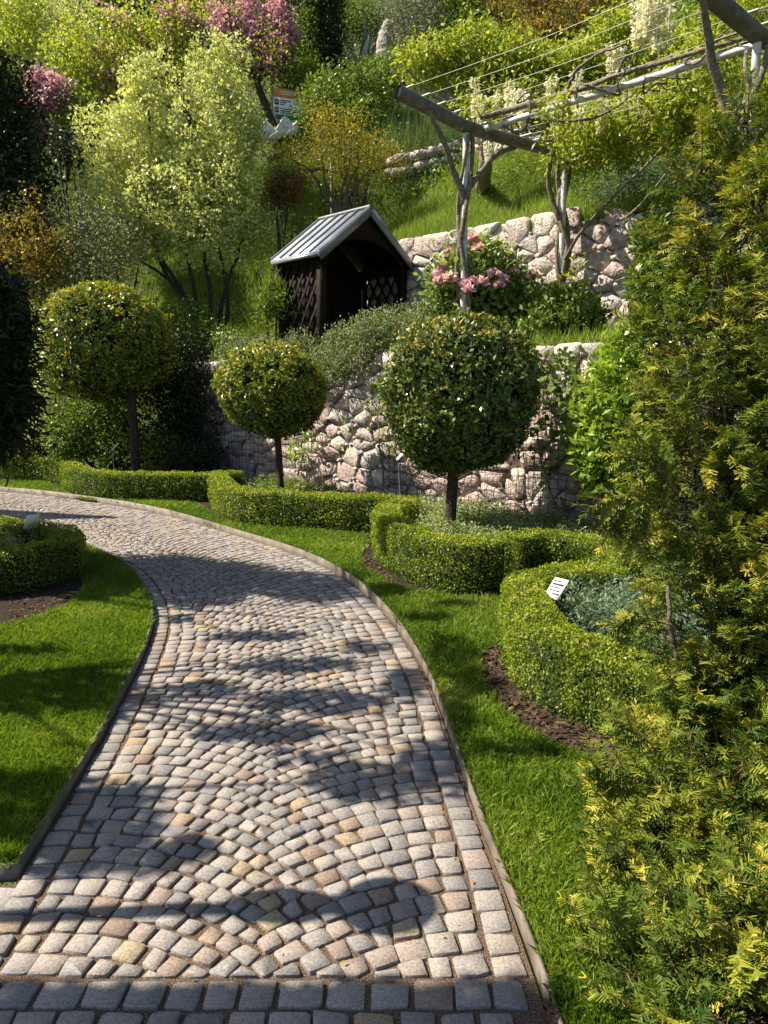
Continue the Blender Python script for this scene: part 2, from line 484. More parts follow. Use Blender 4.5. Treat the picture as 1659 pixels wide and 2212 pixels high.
def smooth(P, k):
    w = np.ones(k) / k
    Q = np.pad(P, ((k // 2, k // 2), (0, 0)), mode='edge')
    out = np.stack([np.convolve(Q[:, c], w, 'valid') for c in range(P.shape[1])], 1)
    out[0], out[-1] = P[0], P[-1]
    return out


GLc, GRc = smooth(GLc, 13), smooth(GRc, 13)
mid = []; wid = []
for g in GRc[::3]:
    dd = np.linalg.norm(GLc - g, axis=1); k = dd.argmin()
    if dd[k] < 2.0:
        mid.append((g + GLc[k]) / 2); wid.append(dd[k])
mid, wid = np.array(mid), np.array(wid)
mid = smooth(mid, 9)
dl = np.r_[0, np.cumsum(np.linalg.norm(np.diff(mid, axis=0), axis=1))]
SL = dl[-1]
sN = np.linspace(0, SL, 600)
Cx = np.stack([np.interp(sN, dl, mid[:, k]) for k in (0, 1)], 1)
Cx = smooth(Cx, 25)
Wn = np.interp(sN, dl, wid)
Tn = nrm(np.gradient(Cx, axis=0))
Nn = np.stack([Tn[:, 1], -Tn[:, 0]], 1)  # to the right
W0 = 1.56


def st(s, t):
    s = np.asarray(s, float); t = np.asarray(t, float)
    c = np.stack([np.interp(s, sN, Cx[:, k]) for k in (0, 1)], -1)
    nn = np.stack([np.interp(s, sN, Nn[:, k]) for k in (0, 1)], -1)
    w = np.interp(s, sN, Wn)
    ext = np.minimum(s, 0)[..., None] * Tn[0]
    return c + ext + nn * (t * w / W0)[..., None]


# bed of grit under the stones
mb = MB()
bed = np.concatenate([GLc, GRc[::-1]])
n_ = 300
la, _ = resample(GLc, 1); tl = np.linspace(0, 1, n_)


def by_frac(P, n):
    d = np.r_[0, np.cumsum(np.linalg.norm(np.diff(P, axis=0), axis=1))]; s = np.linspace(0, d[-1], n)
    return np.stack([np.interp(s, d, P[:, k]) for k in (0, 1)], 1)


l3 = np.c_[st(sN, -W0 / 2 - .01), np.zeros(600)]; r3 = np.c_[st(sN, W0 / 2 + .01), np.zeros(600)]
mb.add(np.concatenate([l3, r3]), np.array([[q, 600 + q, 601 + q, q + 1] for q in range(599)]))
y0 = float(Cx[0, 1])
path = mb.build("path", M['grit'], kind="structure")
mb = MB()
mb.add([(-5, -1.5, -.003), (1.2, -1.5, -.003), (1.2, y0 + .02, -.003), (-1.12, y0 + .02, -.003), (-1.12, 2.19, -.003), (-5, 2.19, -.003)], [[0, 1, 2, 3, 4, 5]])
mb.build("side_path", M['grit'], kind="structure")


def clip_poly(P, nx, ny, c):
    """keep nx*x+ny*y >= c"""
    out = []
    for k in range(len(P)):
        p, q = P[k], P[(k + 1) % len(P)]
        dp, dq = nx * p[0] + ny * p[1] - c, nx * q[0] + ny * q[1] - c
        if dp >= 0: out.append(p)
        if dp * dq < 0:
            t = dp / (dp - dq); out.append(p + t * (q - p))
    return np.array(out)


def parea(P):
    x, y = P[:, 0], P[:, 1]
    return .5 * (x @ np.roll(y, -1) - y @ np.roll(x, -1))


def cut_corners(P, f=.2):
    out = []
    n = len(P)
    for k in range(n):
        p, a, b = P[k], P[k - 1], P[(k + 1) % n]
        fa = f * random.choice([.35, .6, 1.0, 1.5])
        out += [p + (a - p) * fa * .8, p + (b - p) * fa * .8]
    return np.array(out)


def cobble_geo(P, top=.009):
    if parea(P) < 0: P = P[::-1]
    P = cut_corners(P, .105) + rng.normal(size=(2 * len(P), 2)) * .0008
    c = P.mean(0); n = len(P)
    dz = random.uniform(-.003, .004); tx, ty = rng.normal(size=2) * .022
    def ring(scale, z, jit=0):
        Q = c + (P - c) * scale
        zz = z + dz + (Q - c) @ np.array([tx, ty]) + rng.normal(size=n) * jit
        return np.c_[Q, zz]
    V = np.concatenate([ring(1.0, -.012), ring(.994, top - .0017), ring(.968, top, .0003)])
    F = [[k, (k + 1) % n, n + (k + 1) % n, n + k] for k in range(n)] + [[n + k, n + (k + 1) % n, 2 * n + (k + 1) % n, 2 * n + k] for k in range(n)] + [list(range(2 * n, 3 * n))]
    return V, F


polys = []
hw = W0 / 2 - .104
TH = math.radians(41)
p0 = .0845
ROWY = 1.80   # far edge of the straight cross row


def row_s(S, t):
    """s of an arc row at offset t (0 centre, |t|=hw edge)"""
    th = TH * np.clip(1 - np.abs(t) / hw, 0, 1.3)
    return S + hw / TH * np.log(np.cos(th)), th


S = -.1
while S < SL + .2:
    for side in (-1, 1):
        t = -.5 * .06 if side == -1 else .5 * .06 * 1.05
        seq = []
        first = True
        t = -.026 if side == -1 else .027
        while t < hw - .02:
            th = TH * (1 - min(max(t, 0) / hw, 1))
            w = (.070 + .014 * t / hw) * random.uniform(.82, 1.2)
            dt = w * math.cos(th)
            t1 = t + dt
            if t1 > hw + .03: break
            seq.append((t, t1)); t = t1
        k_ = (hw - seq[0][0]) / (seq[-1][1] - seq[0][0])
        if seq[-1][1] - seq[-1][0] > .085:
            seq = seq[:-1] + [(seq[-1][0], (seq[-1][0] + hw) / 2), ((seq[-1][0] + hw) / 2, hw)] if seq[-1][1] - seq[-1][0] > .115 else seq
        seq = [(seq[0][0] + (x_ - seq[0][0]) * (hw - seq[0][0]) / (seq[-1][1] - seq[0][0]), seq[0][0] + (y_ - seq[0][0]) * (hw - seq[0][0]) / (seq[-1][1] - seq[0][0])) for x_, y_ in seq]
        for (a, b) in seq:
            j = .0050
            cs, cn = [], []
            quad = []
            for tt, sg in ((a + j, -1), (b - j, -1), (b - j, 1), (a + j, 1)):
                s_, th = row_s(S, abs(tt)); th = float(th)
                if tt < 0:   # centre stone reaches over the middle line
                    s_ = S + hw / TH * math.log(math.cos(TH)) - math.tan(TH) * (-tt)
                half = p0 * math.cos(th) / 2 - .0052
                # along the row outward = (cos th) in t, (+sin th) in s ; normal = (-sin, cos)
                quad.append((float(s_) + sg * half * math.cos(th) + random.gauss(0, .0046), tt - sg * half * math.sin(th) + random.gauss(0, .0046)))
            q = np.array(quad)
            P = st(q[:, 0], side * q[:, 1])
            polys.append(P)
    S += p0
# border rows along both edges
for side in (-1, 1):
    s = 0.0
    while s < SL:
        w = random.uniform(.078, .105)
        q = np.array([(s + .005, hw + .012), (s + w - .005, hw + .012), (s + w - .005, hw + .096), (s + .005, hw + .096)]) + rng.normal(size=(4, 2)) * .0025
        polys.append(st(q[:, 0], side * q[:, 1]))
        s += w
keep = []
for P in polys:
    if parea(P) < 0: P = P[::-1]
    a0 = parea(P)
    if P[:, 1].min() < ROWY:
        P = clip_poly(P, 0, 1, ROWY)
        if len(P) < 3 or parea(P) < .0007: continue
    keep.append(P)
polys = keep
# the cross row and the paving of the side path
yy = ROWY - .012
while yy > .4:
    hgt = random.uniform(.098, .108)
    x = -1.6
    while x < .36:
        w = random.uniform(.095, .125)
        q = np.array([(x + .007, yy - hgt + .008), (x + w - .007, yy - hgt + .008), (x + w - .007, yy - .006), (x + .007, yy - .006)]) + rng.normal(size=(4, 2)) * .0028
        if q[:, 0].max() < .40: polys.append(q)
        x += w
    yy -= hgt
x = -1.16
while x > -2.6:
    w = random.uniform(.09, .115)
    y = 2.17
    while y > ROWY - .05:
        hgt = random.uniform(.095, .12)
        q = np.array([(x - w + .006, y - hgt + .006), (x - .006, y - hgt + .006), (x - .006, y - .006), (x - w + .006, y - .006)]) + rng.normal(size=(4, 2)) * .0028
        if y - hgt > ROWY - .08: polys.append(q)
        y -= hgt
    x -= w
cent = np.array([np.r_[P.mean(0), 0] for P in polys])
px_, py_, pz_ = project(cent)
inf = (px_ > -10) & (px_ < 1670) & (py_ > 0) & (py_ < 2225)
order = np.argsort(np.where(inf, pz_, 1e3))
singles = set(order[:300].tolist())
rest = MB()
for k, P in enumerate(polys):
    V, F = cobble_geo(P)
    if k in singles:
        m1 = MB(); c = np.r_[P.mean(0), 0]
        m1.add(V, F, .5)
        me = m1.mesh("cobble", c)
        me.materials.append(M['cob_o'])
        o = bpy.data.objects.new("cobble", me)
        o.location = c; o.parent = path
        COL.objects.link(o)
    else:
        rest.add(V, F, random.random())
rest.build("cobble_paving", M['cob_t'], path, kind="stuff")

# ------------------------------------------------------------------ lawn, soil, edging
LAWN_Z = .036
kerbL = np.c_[GLc, np.zeros(len(GLc))]
kerbL = kerbL[kerbL[:, 1] > 2.2]
kerbR = np.c_[GRc, np.zeros(len(GRc))]


def offset_line(P, d):
    t = nrm(np.gradient(P[:, :2], axis=0)); n = np.stack([t[:, 1], -t[:, 0]], 1)
    return np.c_[P[:, :2] + n * d, P[:, 2:]]


def edging(P, d0, name, label):
    o1, o2 = offset_line(P, d0), offset_line(P, d0 + .012 * np.sign(d0))
    n = len(P); mb = MB()
    zt = np.interp(P[:, 1], [2, 3.5, 7, 10], [.046, .05, .066, .085]) + .002 * np.sin(np.arange(n) * .11)
    V = np.concatenate([np.c_[o1[:, :2], np.full(n, -.03)], np.c_[o1[:, :2], zt], np.c_[o2[:, :2], zt], np.c_[o2[:, :2], np.full(n, -.03)]])
    F = []
    for k in range(3):
        for q in range(n - 1): F.append([k * n + q, k * n + q + 1, (k + 1) * n + q + 1, (k + 1) * n + q])
    F += [[0, n, 2 * n, 3 * n], [n - 1, 2 * n - 1, 3 * n - 1, 4 * n - 1]]
    mb.add(V, F)
    return tag(mb.build(name, M['steel']), label, "edging", "metal edging strips of the path")


Lk = kerbL[::2]
turn = np.array([[-3.2, 2.2, 0], [-2.2, 2.2, 0], [-1.6, 2.205, 0], [-1.3, 2.21, 0]])
edging(np.concatenate([turn, Lk]), -.014, "path_edging", "brown metal edging strip between the cobbles and the lawn holding the C-shaped hedge")
edging(kerbR[::2], .014, "path_edging", "long metal edging strip between the cobbles and the lawn in front of the scalloped hedges")

# right hand lawn outline, surveyed
lawnR_edge = [(-60, 1046), (0, 1042), (100, 1043), (128, 1056), (150, 1072), (190, 1081), (260, 1083), (350, 1085), (420, 1088), (440, 1100), (470, 1122), (515, 1134), (600, 1142), (700, 1148), (785, 1156), (800, 1172), (782, 1195), (785, 1225), (830, 1255), (900, 1278), (1000, 1291), (1075, 1290), (1120, 1292), (1095, 1330), (1085, 1390), (1045, 1405), (1035, 1440), (1060, 1500), (1120, 1565), (1200, 1610), (1300, 1650), (1420, 1740), (1560, 1900), (1640, 2080), (1500, 2200)]
le = np.array([G(px, py, LAWN_Z)[:2] for px, py in lawnR_edge])
le = np.concatenate([le, [[1.1, 1.2], [.6, .9]]])
kr = offset_line(kerbR, .027)[:, :2]
kr = kr[(kr[:, 1] > .9) & (kr[:, 0] > -6.6)]
polyR = np.concatenate([kr[::3], le])
kl = offset_line(Lk, -.027)[:, :2]
polyL = np.concatenate([[[-1.3, 2.235], [-12, 2.235], [-14, 14], [-10.2, 12.4]], kl[::-1]])


def sheet(name, poly, z, mat):
    mb = MB()
    P = np.asarray(poly)[:, :2]
    if parea(P) < 0: P = P[::-1]
    from mathutils.geometry import tessellate_polygon
    tri = tessellate_polygon([[Vector((p[0], p[1], 0)) for p in P]])
    V = np.c_[P, np.full(len(P), z)]
    F = []
    for t in tri:
        a, b, c = [P[q] for q in t]
        F.append(list(t) if np.cross(b - a, c - a) > 0 else list(t)[::-1])
    mb.add(V, F)
    return mb.build(name, mat, kind="structure")


import warnings
warnings.filterwarnings("ignore")
sheet("soil_bed", np.concatenate([kr[::3], [[-7.0, 12.3], [-8, 14.2], [-4.4, 14.2], [2.4, 7.45], [6, 3.85], [6, -1.5], [.6, -1.5]]]), .030, M['soil'])
sheet("lawn_right", polyR, LAWN_Z, M['turf'])
sheet("lawn_left", polyL, LAWN_Z, M['turf'])


def blades(poly, name, n, zmin, zmax, box_, avoid=None):
    out = MB()
    x0, x1, y0_, y1 = box_
    # density falls with distance: sample in depth with pdf ~ 1/z
    X = rng.uniform(x0, x1, n * 6); Y = y0_ * (y1 / y0_) ** rng.uniform(0, 1, n * 6)
    m = inside(poly, X, Y)
    if avoid is not None: m &= ~avoid(X, Y)
    u = X / Y
    m &= (u > -.62) & (u < .62)
    X, Y = X[m][:n], Y[m][:n]
    k = len(X)
    dist = np.hypot(X, Y)
    Lh = rng.uniform(.022, .05, k) * (1 + .05 * dist)
    Wd = .0021 * (1 + .36 * dist) * rng.uniform(.7, 1.3, k)
    az = rng.uniform(0, 6.28, k); lean = rng.uniform(.1, .75, k)
    D = np.stack([np.cos(az) * lean, np.sin(az) * lean, np.ones(k)], 1); D = nrm(D)
    S = np.stack([-np.sin(az), np.cos(az), np.zeros(k)], 1)
    rt = rng.uniform(0, 6.28, k)
    S = nrm(S * np.cos(rt)[:, None] + np.stack([np.cos(az), np.sin(az), np.zeros(k)], 1) * np.sin(rt)[:, None])
    P = np.stack([X, Y, np.full(k, LAWN_Z - .004)], 1)
    midp = P + D * (Lh * .6)[:, None]
    tip = P + D * Lh[:, None] + np.stack([np.cos(az), np.sin(az), -.4 * np.ones(k)], 1) * (Lh * lean * .35)[:, None]
    w = (Wd / 2)[:, None]
    V = np.stack([P - S * w, P + S * w, tip, midp - S * w * .9], 1).reshape(-1, 3)
    patch = .5 + .34 * np.sin(3.1 * X + 1.7 * Y) * np.sin(2.3 * Y - 1.1 * X) + .2 * np.sin(9 * X + 4 * Y) * np.sin(7 * Y - 5 * X)
    t = np.clip(.62 * patch + .42 * rng.uniform(0, 1, k) + (rng.uniform(0, 1, k) > .965) * .5, 0, 1)
    out.add(V, np.arange(4 * k).reshape(k, 4), t)
    o = out.build(name, M['grass'], kind="stuff")
    return o


blades(polyR, "lawn_grass", 150000, 1.3, 14, (-7, 1.6, 1.3, 14))
hedge6_soil = np.array([G(px, py, .05)[:2] for px, py in [(-120, 1175), (0, 1150), (110, 1160), (165, 1215), (185, 1262), (150, 1305), (70, 1335), (0, 1352), (-200, 1375)]])
blades(polyL, "lawn_grass", 120000, 2.2, 12, (-6.5, -1.0, 2.22, 10.5), avoid=lambda X, Y: inside(hedge6_soil, X, Y))
sheet("soil_patch", hedge6_soil, .042, M['soil'])

# bark chips on the visible strips of soil
mb = MB()
for (x0, y0p, x1, y1p, n) in [(1030, 1390, 1130, 1520, 900), (1090, 1480, 1330, 1660, 1300), (780, 1180, 860, 1265, 700), (440, 1090, 510, 1135, 500), (120, 1050, 200, 1080, 300), (1120, 1190, 1260, 1290, 400), (20, 1290, 180, 1345, 500), (1180, 2080, 1659, 2212, 900)]:
    for _ in range(n):
        c = G(random.uniform(x0, x1), random.uniform(y0p, y1p), .045)
        if inside(polyR, c[:1], c[1:2])[0]: continue
        a = random.uniform(0, 6.28); l = random.uniform(.006, .026); w = l * random.uniform(.3, .6)
        d = np.array([math.cos(a), math.sin(a), random.uniform(-.3, .3)]); s = np.array([-math.sin(a), math.cos(a), random.uniform(-.3, .3)])
        mb.add([c - d * l, c + s * w, c + d * l + [0, 0, .006], c - s * w], [[0, 1, 2, 3]], random.random())
mb.build("bark_mulch", M['chip'], kind="stuff")

# fallen leaves and grit on the path
mb = MB()
for _ in range(240):
    s = random.uniform(0, 9); t = random.uniform(-.75, .75)
    c = np.r_[st(s, t), .02]
    a = random.uniform(0, 6.28); l = random.uniform(.004, .011)
    d = np.array([math.cos(a), math.sin(a), .15]); q = np.array([-math.sin(a), math.cos(a), 0])
    mb.add([c - d * l, c + q * l * .4, c + d * l, c - q * l * .4], [[0, 1, 2, 3]], random.uniform(.6, 1))
mb.build("fallen_leaves", M['gold'], path, kind="stuff")


# ------------------------------------------------------------------ stone walls
def voronoi(seeds, x0, x1, y0, y1):
    seeds = np.asarray(seeds); res = []
    for k, s in enumerate(seeds):
        P = np.array([(x0, y0), (x1, y0), (x1, y1), (x0, y1)], float)
        d = np.linalg.norm(seeds - s, axis=1)
        for m in np.argsort(d)[1:18]:
            q = seeds[m]; n = s - q; mid_ = (s + q) / 2
            P = clip_poly(P, n[0], n[1], n @ mid_)
            if len(P) < 3: break
        res.append(P)
    return res


def seeds_for(x0, x1, y0, y1, size):
    out = []
    y = y0 + size * .35; r = 0
    while y < y1:
        x = x0 + (r % 2) * size * .55
        while x < x1:
            out.append((x + random.uniform(-.4, .4) * size, y + random.uniform(-.36, .36) * size))
            x += size * random.choice([.8, 1.0, 1.15, 1.5])
        y += size * .82; r += 1
    return out


def inset(P, g):
    if parea(P) < 0: P = P[::-1]
    n = len(P); Q = P
    for k in range(n):
        a, b = P[k], P[(k + 1) % n]
        e = b - a; L = np.hypot(*e)
        if L < 1e-5: continue
        nx, ny = -e[1] / L, e[0] / L
        Q = clip_poly(Q, nx, ny, nx * a[0] + ny * a[1] + g)
        if len(Q) < 3: return None
    return Q


def simplify(P, tol=.03):
    out = []
    for k in range(len(P)):
        if not out or np.hypot(*(P[k] - out[-1])) > tol: out.append(P[k])
    if len(out) > 3 and np.hypot(*(out[0] - out[-1])) < tol: out.pop()
    return np.array(out)


def stone_wall(name, label, a0, b0, b1, z0, ztop, size, thick=.28):
    """wall in the plane a = a0 (facing the path), from b0 to b1; ztop(b) gives the top"""
    root = thing(name, label, "stone wall", ((a0 + b0) * R2, (a0 - b0) * R2, z0), "dry stone retaining walls")
    f = np.array([-R2, -R2, 0]); e = np.array([R2, -R2, 0])
    zt = max(ztop(b0), ztop(b1), ztop((b0 + b1) / 2))
    W = lambda b, z, dep: (a0 + 0) * np.array([R2, R2, 0]) + b * e + np.array([0, 0, z]) + f * dep
    mb = MB()
    bs = np.linspace(b0, b1, 24)
    V = []
    for b in bs:
        V += [W(b, z0 - .05, .0), W(b, ztop(b) - .05, .0), W(b, ztop(b) - .05, -thick), W(b, z0 - .05, -thick)]
    F = []
    for k in range(len(bs) - 1):
        for q in range(4): F.append([4 * k + q, 4 * k + (q + 1) % 4, 4 * k + 4 + (q + 1) % 4, 4 * k + 4 + q])
    F += [[0, 1, 2, 3], [4 * len(bs) - 4 + q for q in (3, 2, 1, 0)]]
    mb.add(V, F)
    mb.build("mortar_core", M['mortar'], root)
    sx = 1.22
    cells = [P * [sx, 1 / sx] for P in voronoi(seeds_for(b0 / sx, b1 / sx, z0 * sx, zt * sx, size), b0 / sx, b1 / sx, z0 * sx, zt * sx) if len(P) > 2]
    chips = MB()
    for P in cells:
        for p in P:
            if random.random() < .34 and p[1] < ztop(p[0]) - .05 and p[1] > z0 + .03:
                c = W(p[0], p[1], random.uniform(.015, .04)); r = random.uniform(.022, .052); m = 6
                top = [c + r * random.uniform(.7, 1.15) * (math.cos(6.283 * q / m + r * 90) * e * 1.25 + math.sin(6.283 * q / m + r * 90) * np.array([0, 0, 1])) for q in range(m)]
                chips.add(np.array([q - f * .05 for q in top] + [c + (q - c) * .72 + f * .014 for q in top]), [[q, (q + 1) % m, m + (q + 1) % m, m + q] for q in range(m)] + [list(range(m, 2 * m))], random.random())
    chips.build("chinking", M['chink'], root, kind="stuff")
    for P in cells:
        if len(P) < 3: continue
        c0 = P.mean(0)
        if c0[1] > ztop(c0[0]) + .04: continue
        Q = inset(P, .003 + random.random() * .006)
        if Q is None or parea(Q) < .004: continue
        Q = simplify(Q)
        if len(Q) < 3: continue
        # knock off the sharp corners only
        R_ = []
        n = len(Q)
        for k in range(n):
            p, x, y = Q[k], Q[k - 1], Q[(k + 1) % n]
            ang = np.degrees(np.arccos(np.clip(nrm(x - p) @ nrm(y - p), -1, 1)))
            if ang < 118 and n < 9:
                R_ += [p + (x - p) * .13, p + (y - p) * .13]
            else: R_.append(p)
        Q = np.array(R_) + rng.normal(size=(len(R_), 2)) * .006
        c = Q.mean(0); n = len(Q)
        bulge = random.uniform(.02, .055)
        tilt = rng.normal(size=2) * .12
        V = []
        for (sc, dep, jit) in ((1, -.03, 0), (1.0, .018, .007), (.84, bulge, .010)):
            for p in Q:
                q = c + (p - c) * sc
                V.append(W(q[0], q[1], dep + (q - c) @ tilt * (dep > 0) + random.gauss(0, jit)))
        V.append(W(c[0] + random.gauss(0, .02), c[1] + random.gauss(0, .02), bulge + random.uniform(-.005, .02)))
        F = []
        for rgn in range(2):
            for k in range(n):
                F.append([rgn * n + k, rgn * n + (k + 1) % n, (rgn + 1) * n + (k + 1) % n, (rgn + 1) * n + k])
        for k in range(n): F.append([2 * n + k, 2 * n + (k + 1) % n, 3 * n])
        m1 = MB(); m1.add(V, F)
        m1.build("stone", M['wallst'], root)
    return root


wall_lo = stone_wall("retaining_wall", "lower pinkish rubble stone wall behind the round clipped trees", 7.0, -11.9, -2.4, 0.0, lambda b: 2.06 + .02 * math.sin(b * 2), .272)
wall_up = stone_wall("retaining_wall", "upper rubble stone wall behind the pink peony and the pergola posts", 8.93, -10.2, -2.6, 2.25, lambda b: 3.83 + .04 * math.sin(b * 1.7) - .02 * (b + 6), .27)


# low wall of stones on the hillside
def loose_wall(label, p0_, p1_, n, size):
    root = thing("low_stone_wall", label, "stone wall", p0_, "low stone walls on the hillside")
    for row in range(2):
        for k in range(n):
            t = (k + .5 * (row % 2) + random.uniform(-.1, .1)) / n
            c = np.array(p0_) * (1 - t) + np.array(p1_) * t + np.array([0, 0, size * .35 + row * size * .8])
            d = rdir(12); r = size * random.uniform(.45, .65)
            m1 = MB()
            V = []
            for z, rr in ((-.6, .7), (0, 1.05), (.65, .75)):
                for a in range(7):
                    g = a / 7 * 6.283 + random.uniform(-.2, .2)
                    V.append(c + np.array([math.cos(g) * rr * r * 1.15, math.sin(g) * rr * r, z * r * .9]) + rng.normal(size=3) * .02)
            F = [[q * 7 + a, q * 7 + (a + 1) % 7, q * 7 + 7 + (a + 1) % 7, q * 7 + 7 + a] for q in range(2) for a in range(7)] + [[14, 15, 16, 17, 18, 19, 20], [6, 5, 4, 3, 2, 1, 0]]
            m1.add(V, F)
            m1.build("stone", M['wallst'], root)


# ------------------------------------------------------------------ wire mesh panels on the lower wall
def wire_panel(label, b0, b1, z0, z1, step=.105):
    mb = MB()
    W = lambda b, z, dep: np.array([(7.0 - dep) * R2 + b * R2, (7.0 - dep) * R2 - b * R2, z])
    for b in np.arange(b0, b1 + .01, step):
        pts = [W(b + .004 * math.sin(9 * z + b), z, .115 + .012 * math.sin(3 * z + 5 * b)) for z in np.linspace(z0, z1, 9)]
        tube(mb, pts, .0035, 4)
    for z in np.arange(z0, z1 + .01, step):
        pts = [W(b, z + .004 * math.sin(7 * b), .108 + .012 * math.sin(3 * z + 5 * b)) for b in np.linspace(b0, b1, 12)]
        tube(mb, pts, .0035, 4)
    o = mb.build("wire_mesh_panel", M['rust'])
    tag(o, label, "wire mesh", "rusty wire mesh panels on the wall")
    return o


def b_on_wall(px, a=6.9, y=900):
    u, v = uv(px, y)
    z = a / R2 / (u + CP + v * SP)
    P = at(px, y, z)
    return (P[0] - P[1]) * R2


wire_panel("rusty wire mesh with ivy leaves on the wall beside the bright laurel", b_on_wall(1105), b_on_wall(1340), .12, 2.0)
wire_panel("rusty wire mesh on the wall behind the trunk of the largest round tree", b_on_wall(830), b_on_wall(1090), .12, 1.15)
wire_panel("rusty wire mesh low on the shaded wall behind the smallest round tree", b_on_wall(470), b_on_wall(700), .12, 1.2)

# ------------------------------------------------------------------ hedges
def hedge(label, pts, thick=.30, h=.40, dens=4500, leaf=.017, z0=.03):
    """pts: ground line of the middle of the hedge"""
    C = resample(curve(np.asarray(pts)[:, :2], 60), .05)[0]
    n = len(C)
    t = nrm(np.gradient(C, axis=0)); nn = np.stack([t[:, 1], -t[:, 0]], 1)
    s = np.r_[0, np.cumsum(np.linalg.norm(np.diff(C, axis=0), axis=1))]
    L = s[-1]
    root = thing("box_hedge", label, "hedge", (C[n // 2, 0], C[n // 2, 1], z0), "clipped box hedges")
    # dark twiggy core
    mb = MB()
    k = .045
    V = []
    for q in range(n):
        for (o, z) in ((-thick / 2 + k, 0), (-thick / 2 + k, h - k), (thick / 2 - k, h - k), (thick / 2 - k, 0)):
            V.append(np.r_[C[q] + nn[q] * o + t[q] * (.06 if q == 0 else -.06 if q == n - 1 else 0), z0 + z])
    F = [[4 * q + r, 4 * q + r + 1, 4 * q + 5 + r, 4 * q + 4 + r] for q in range(n - 1) for r in range(3)] + [[0, 1, 2, 3], [4 * n - 1, 4 * n - 2, 4 * n - 3, 4 * n - 4]]
    mb.add(V, F)
    mb.build("twig_core", M['core'], root)
    # leaves over sides, top and ends
    per = 2 * h + thick
    N_ = int((L * per + 2 * thick * h) * dens * 1.75); leaf = leaf * 1.0
    Nl = int(N_ * (L * per) / (L * per + 2 * thick * h)); Ne = N_ - Nl
    ss = rng.uniform(0, L, Nl); q = rng.uniform(0, per, Nl)
    cx = np.stack([np.interp(ss, s, C[:, 0]), np.interp(ss, s, C[:, 1])], 1)
    ni = nrm(np.stack([np.interp(ss, s, nn[:, 0]), np.interp(ss, s, nn[:, 1])], 1))
    off = np.where(q < h, -thick / 2, np.where(q < h + thick, q - h - thick / 2, thick / 2))
    zz = np.where(q < h, q, np.where(q < h + thick, h, per - q))
    # round the shoulders
    O = np.zeros((Nl, 3))
    O[:, :2] = ni * np.where(q < h, -1, np.where(q < h + thick, 0, 1))[:, None]
    O[:, 2] = np.where((q >= h) & (q < h + thick), 1, .12)
    dtop = np.clip((zz - (h - .05)) / .05, 0, 1); dside = np.clip((np.abs(off) - (thick / 2 - .05)) / .05, 0, 1)
    rd = dtop * dside * .018
    P = np.c_[cx + ni * (off - np.sign(off) * rd)[:, None], z0 + zz - rd]
    lump = .008 * np.sin(ss * 11 + 3 * np.sin(q * 9)) + .006 * np.sin(ss * 27 + 1.3) + .008 * np.sin(q * 31 + ss * 5)
    P += O * (lump + rng.uniform(-.03, .007, Nl))[:, None]
    # ends
    e = rng.integers(0, 2, Ne); oo = rng.uniform(-thick / 2, thick / 2, Ne); ze = rng.uniform(0, h, Ne)
    Pe = np.c_[np.where(e[:, None] == 0, C[0], C[-1]) + np.where(e[:, None] == 0, nn[0], nn[-1]) * oo[:, None], z0 + ze]
    Oe = np.zeros((Ne, 3)); Oe[:, :2] = np.where(e[:, None] == 0, -t[0], t[-1]); Oe[:, 2] = .12
    Pe += Oe * rng.uniform(-.03, .015, Ne)[:, None]
    P = np.concatenate([P, Pe]); O = np.concatenate([O, Oe])
    m = len(P)
    D = nrm(O * .5 + rdir(m) * .9 + np.array([0, 0, .35]))
    Nr = nrm(O + rdir(m) * .75)
    sz = rng.uniform(.7, 1.3, m)
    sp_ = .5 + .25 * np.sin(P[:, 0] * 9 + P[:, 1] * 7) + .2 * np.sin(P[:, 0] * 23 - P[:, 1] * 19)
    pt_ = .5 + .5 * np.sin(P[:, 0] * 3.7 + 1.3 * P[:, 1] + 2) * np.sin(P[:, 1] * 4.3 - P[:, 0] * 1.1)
    tt = np.clip(.4 * sp_ + .5 * rng.uniform(0, 1, m) + .14 * (O[:, 2] > .5) + .22 * (pt_ - .5) - .25 * (P[:, 2] < z0 + .06), 0, 1)  # top leaves lighter: new growth, plus sunlit tops painted into the tint
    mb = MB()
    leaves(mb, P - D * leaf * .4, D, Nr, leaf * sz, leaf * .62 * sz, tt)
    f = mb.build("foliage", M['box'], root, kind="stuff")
    return root


def gl(pts, off, h=0.03):
    """outer base line in the photograph -> middle line of the hedge, off metres behind it"""
    P = np.array([G(px, py, h)[:2] for px, py in pts])
    C = curve(P, 40)
    t = nrm(np.gradient(C, axis=0)); n = np.stack([t[:, 1], -t[:, 0]], 1)
    return (C + n * off)[::4]


hedge("low shaded box hedge at the far end of the lawn beyond the path", [(-9.0, 13.7), (-7.5, 13.45), (-6.4, 13.1), (-5.75, 12.75)], dens=2200, leaf=.026)
H2 = gl([(126, 1046), (150, 1066), (200, 1078), (280, 1082), (370, 1084), (455, 1084)], -.15)
H2 = np.concatenate([[[-5.75, 12.75]], H2, [[-2.15, 10.85]]])
hedge("lit box hedge curving in front of the broad mushroom shaped tree", H2, dens=2600, leaf=.024)
H3 = gl([(452, 1082), (462, 1108), (500, 1128), (570, 1136), (650, 1142), (730, 1147), (800, 1150)], -.15)
H3 = np.concatenate([[[-2.3, 10.75]], H3, [[.22, 8.15], [.18, 7.75]]])
hedge("bright lime box hedge in front of the smallest round tree", H3, dens=3000, leaf=.022)
H4 = gl([(805, 1180), (812, 1212), (860, 1252), (930, 1277), (1000, 1287), (1060, 1284), (1105, 1276)], -.15)
H4 = np.concatenate([[[.14, 7.62]], H4])
hedge("rounded box hedge with a dark front below the largest round tree", H4, dens=4200, leaf=.018, h=.42)
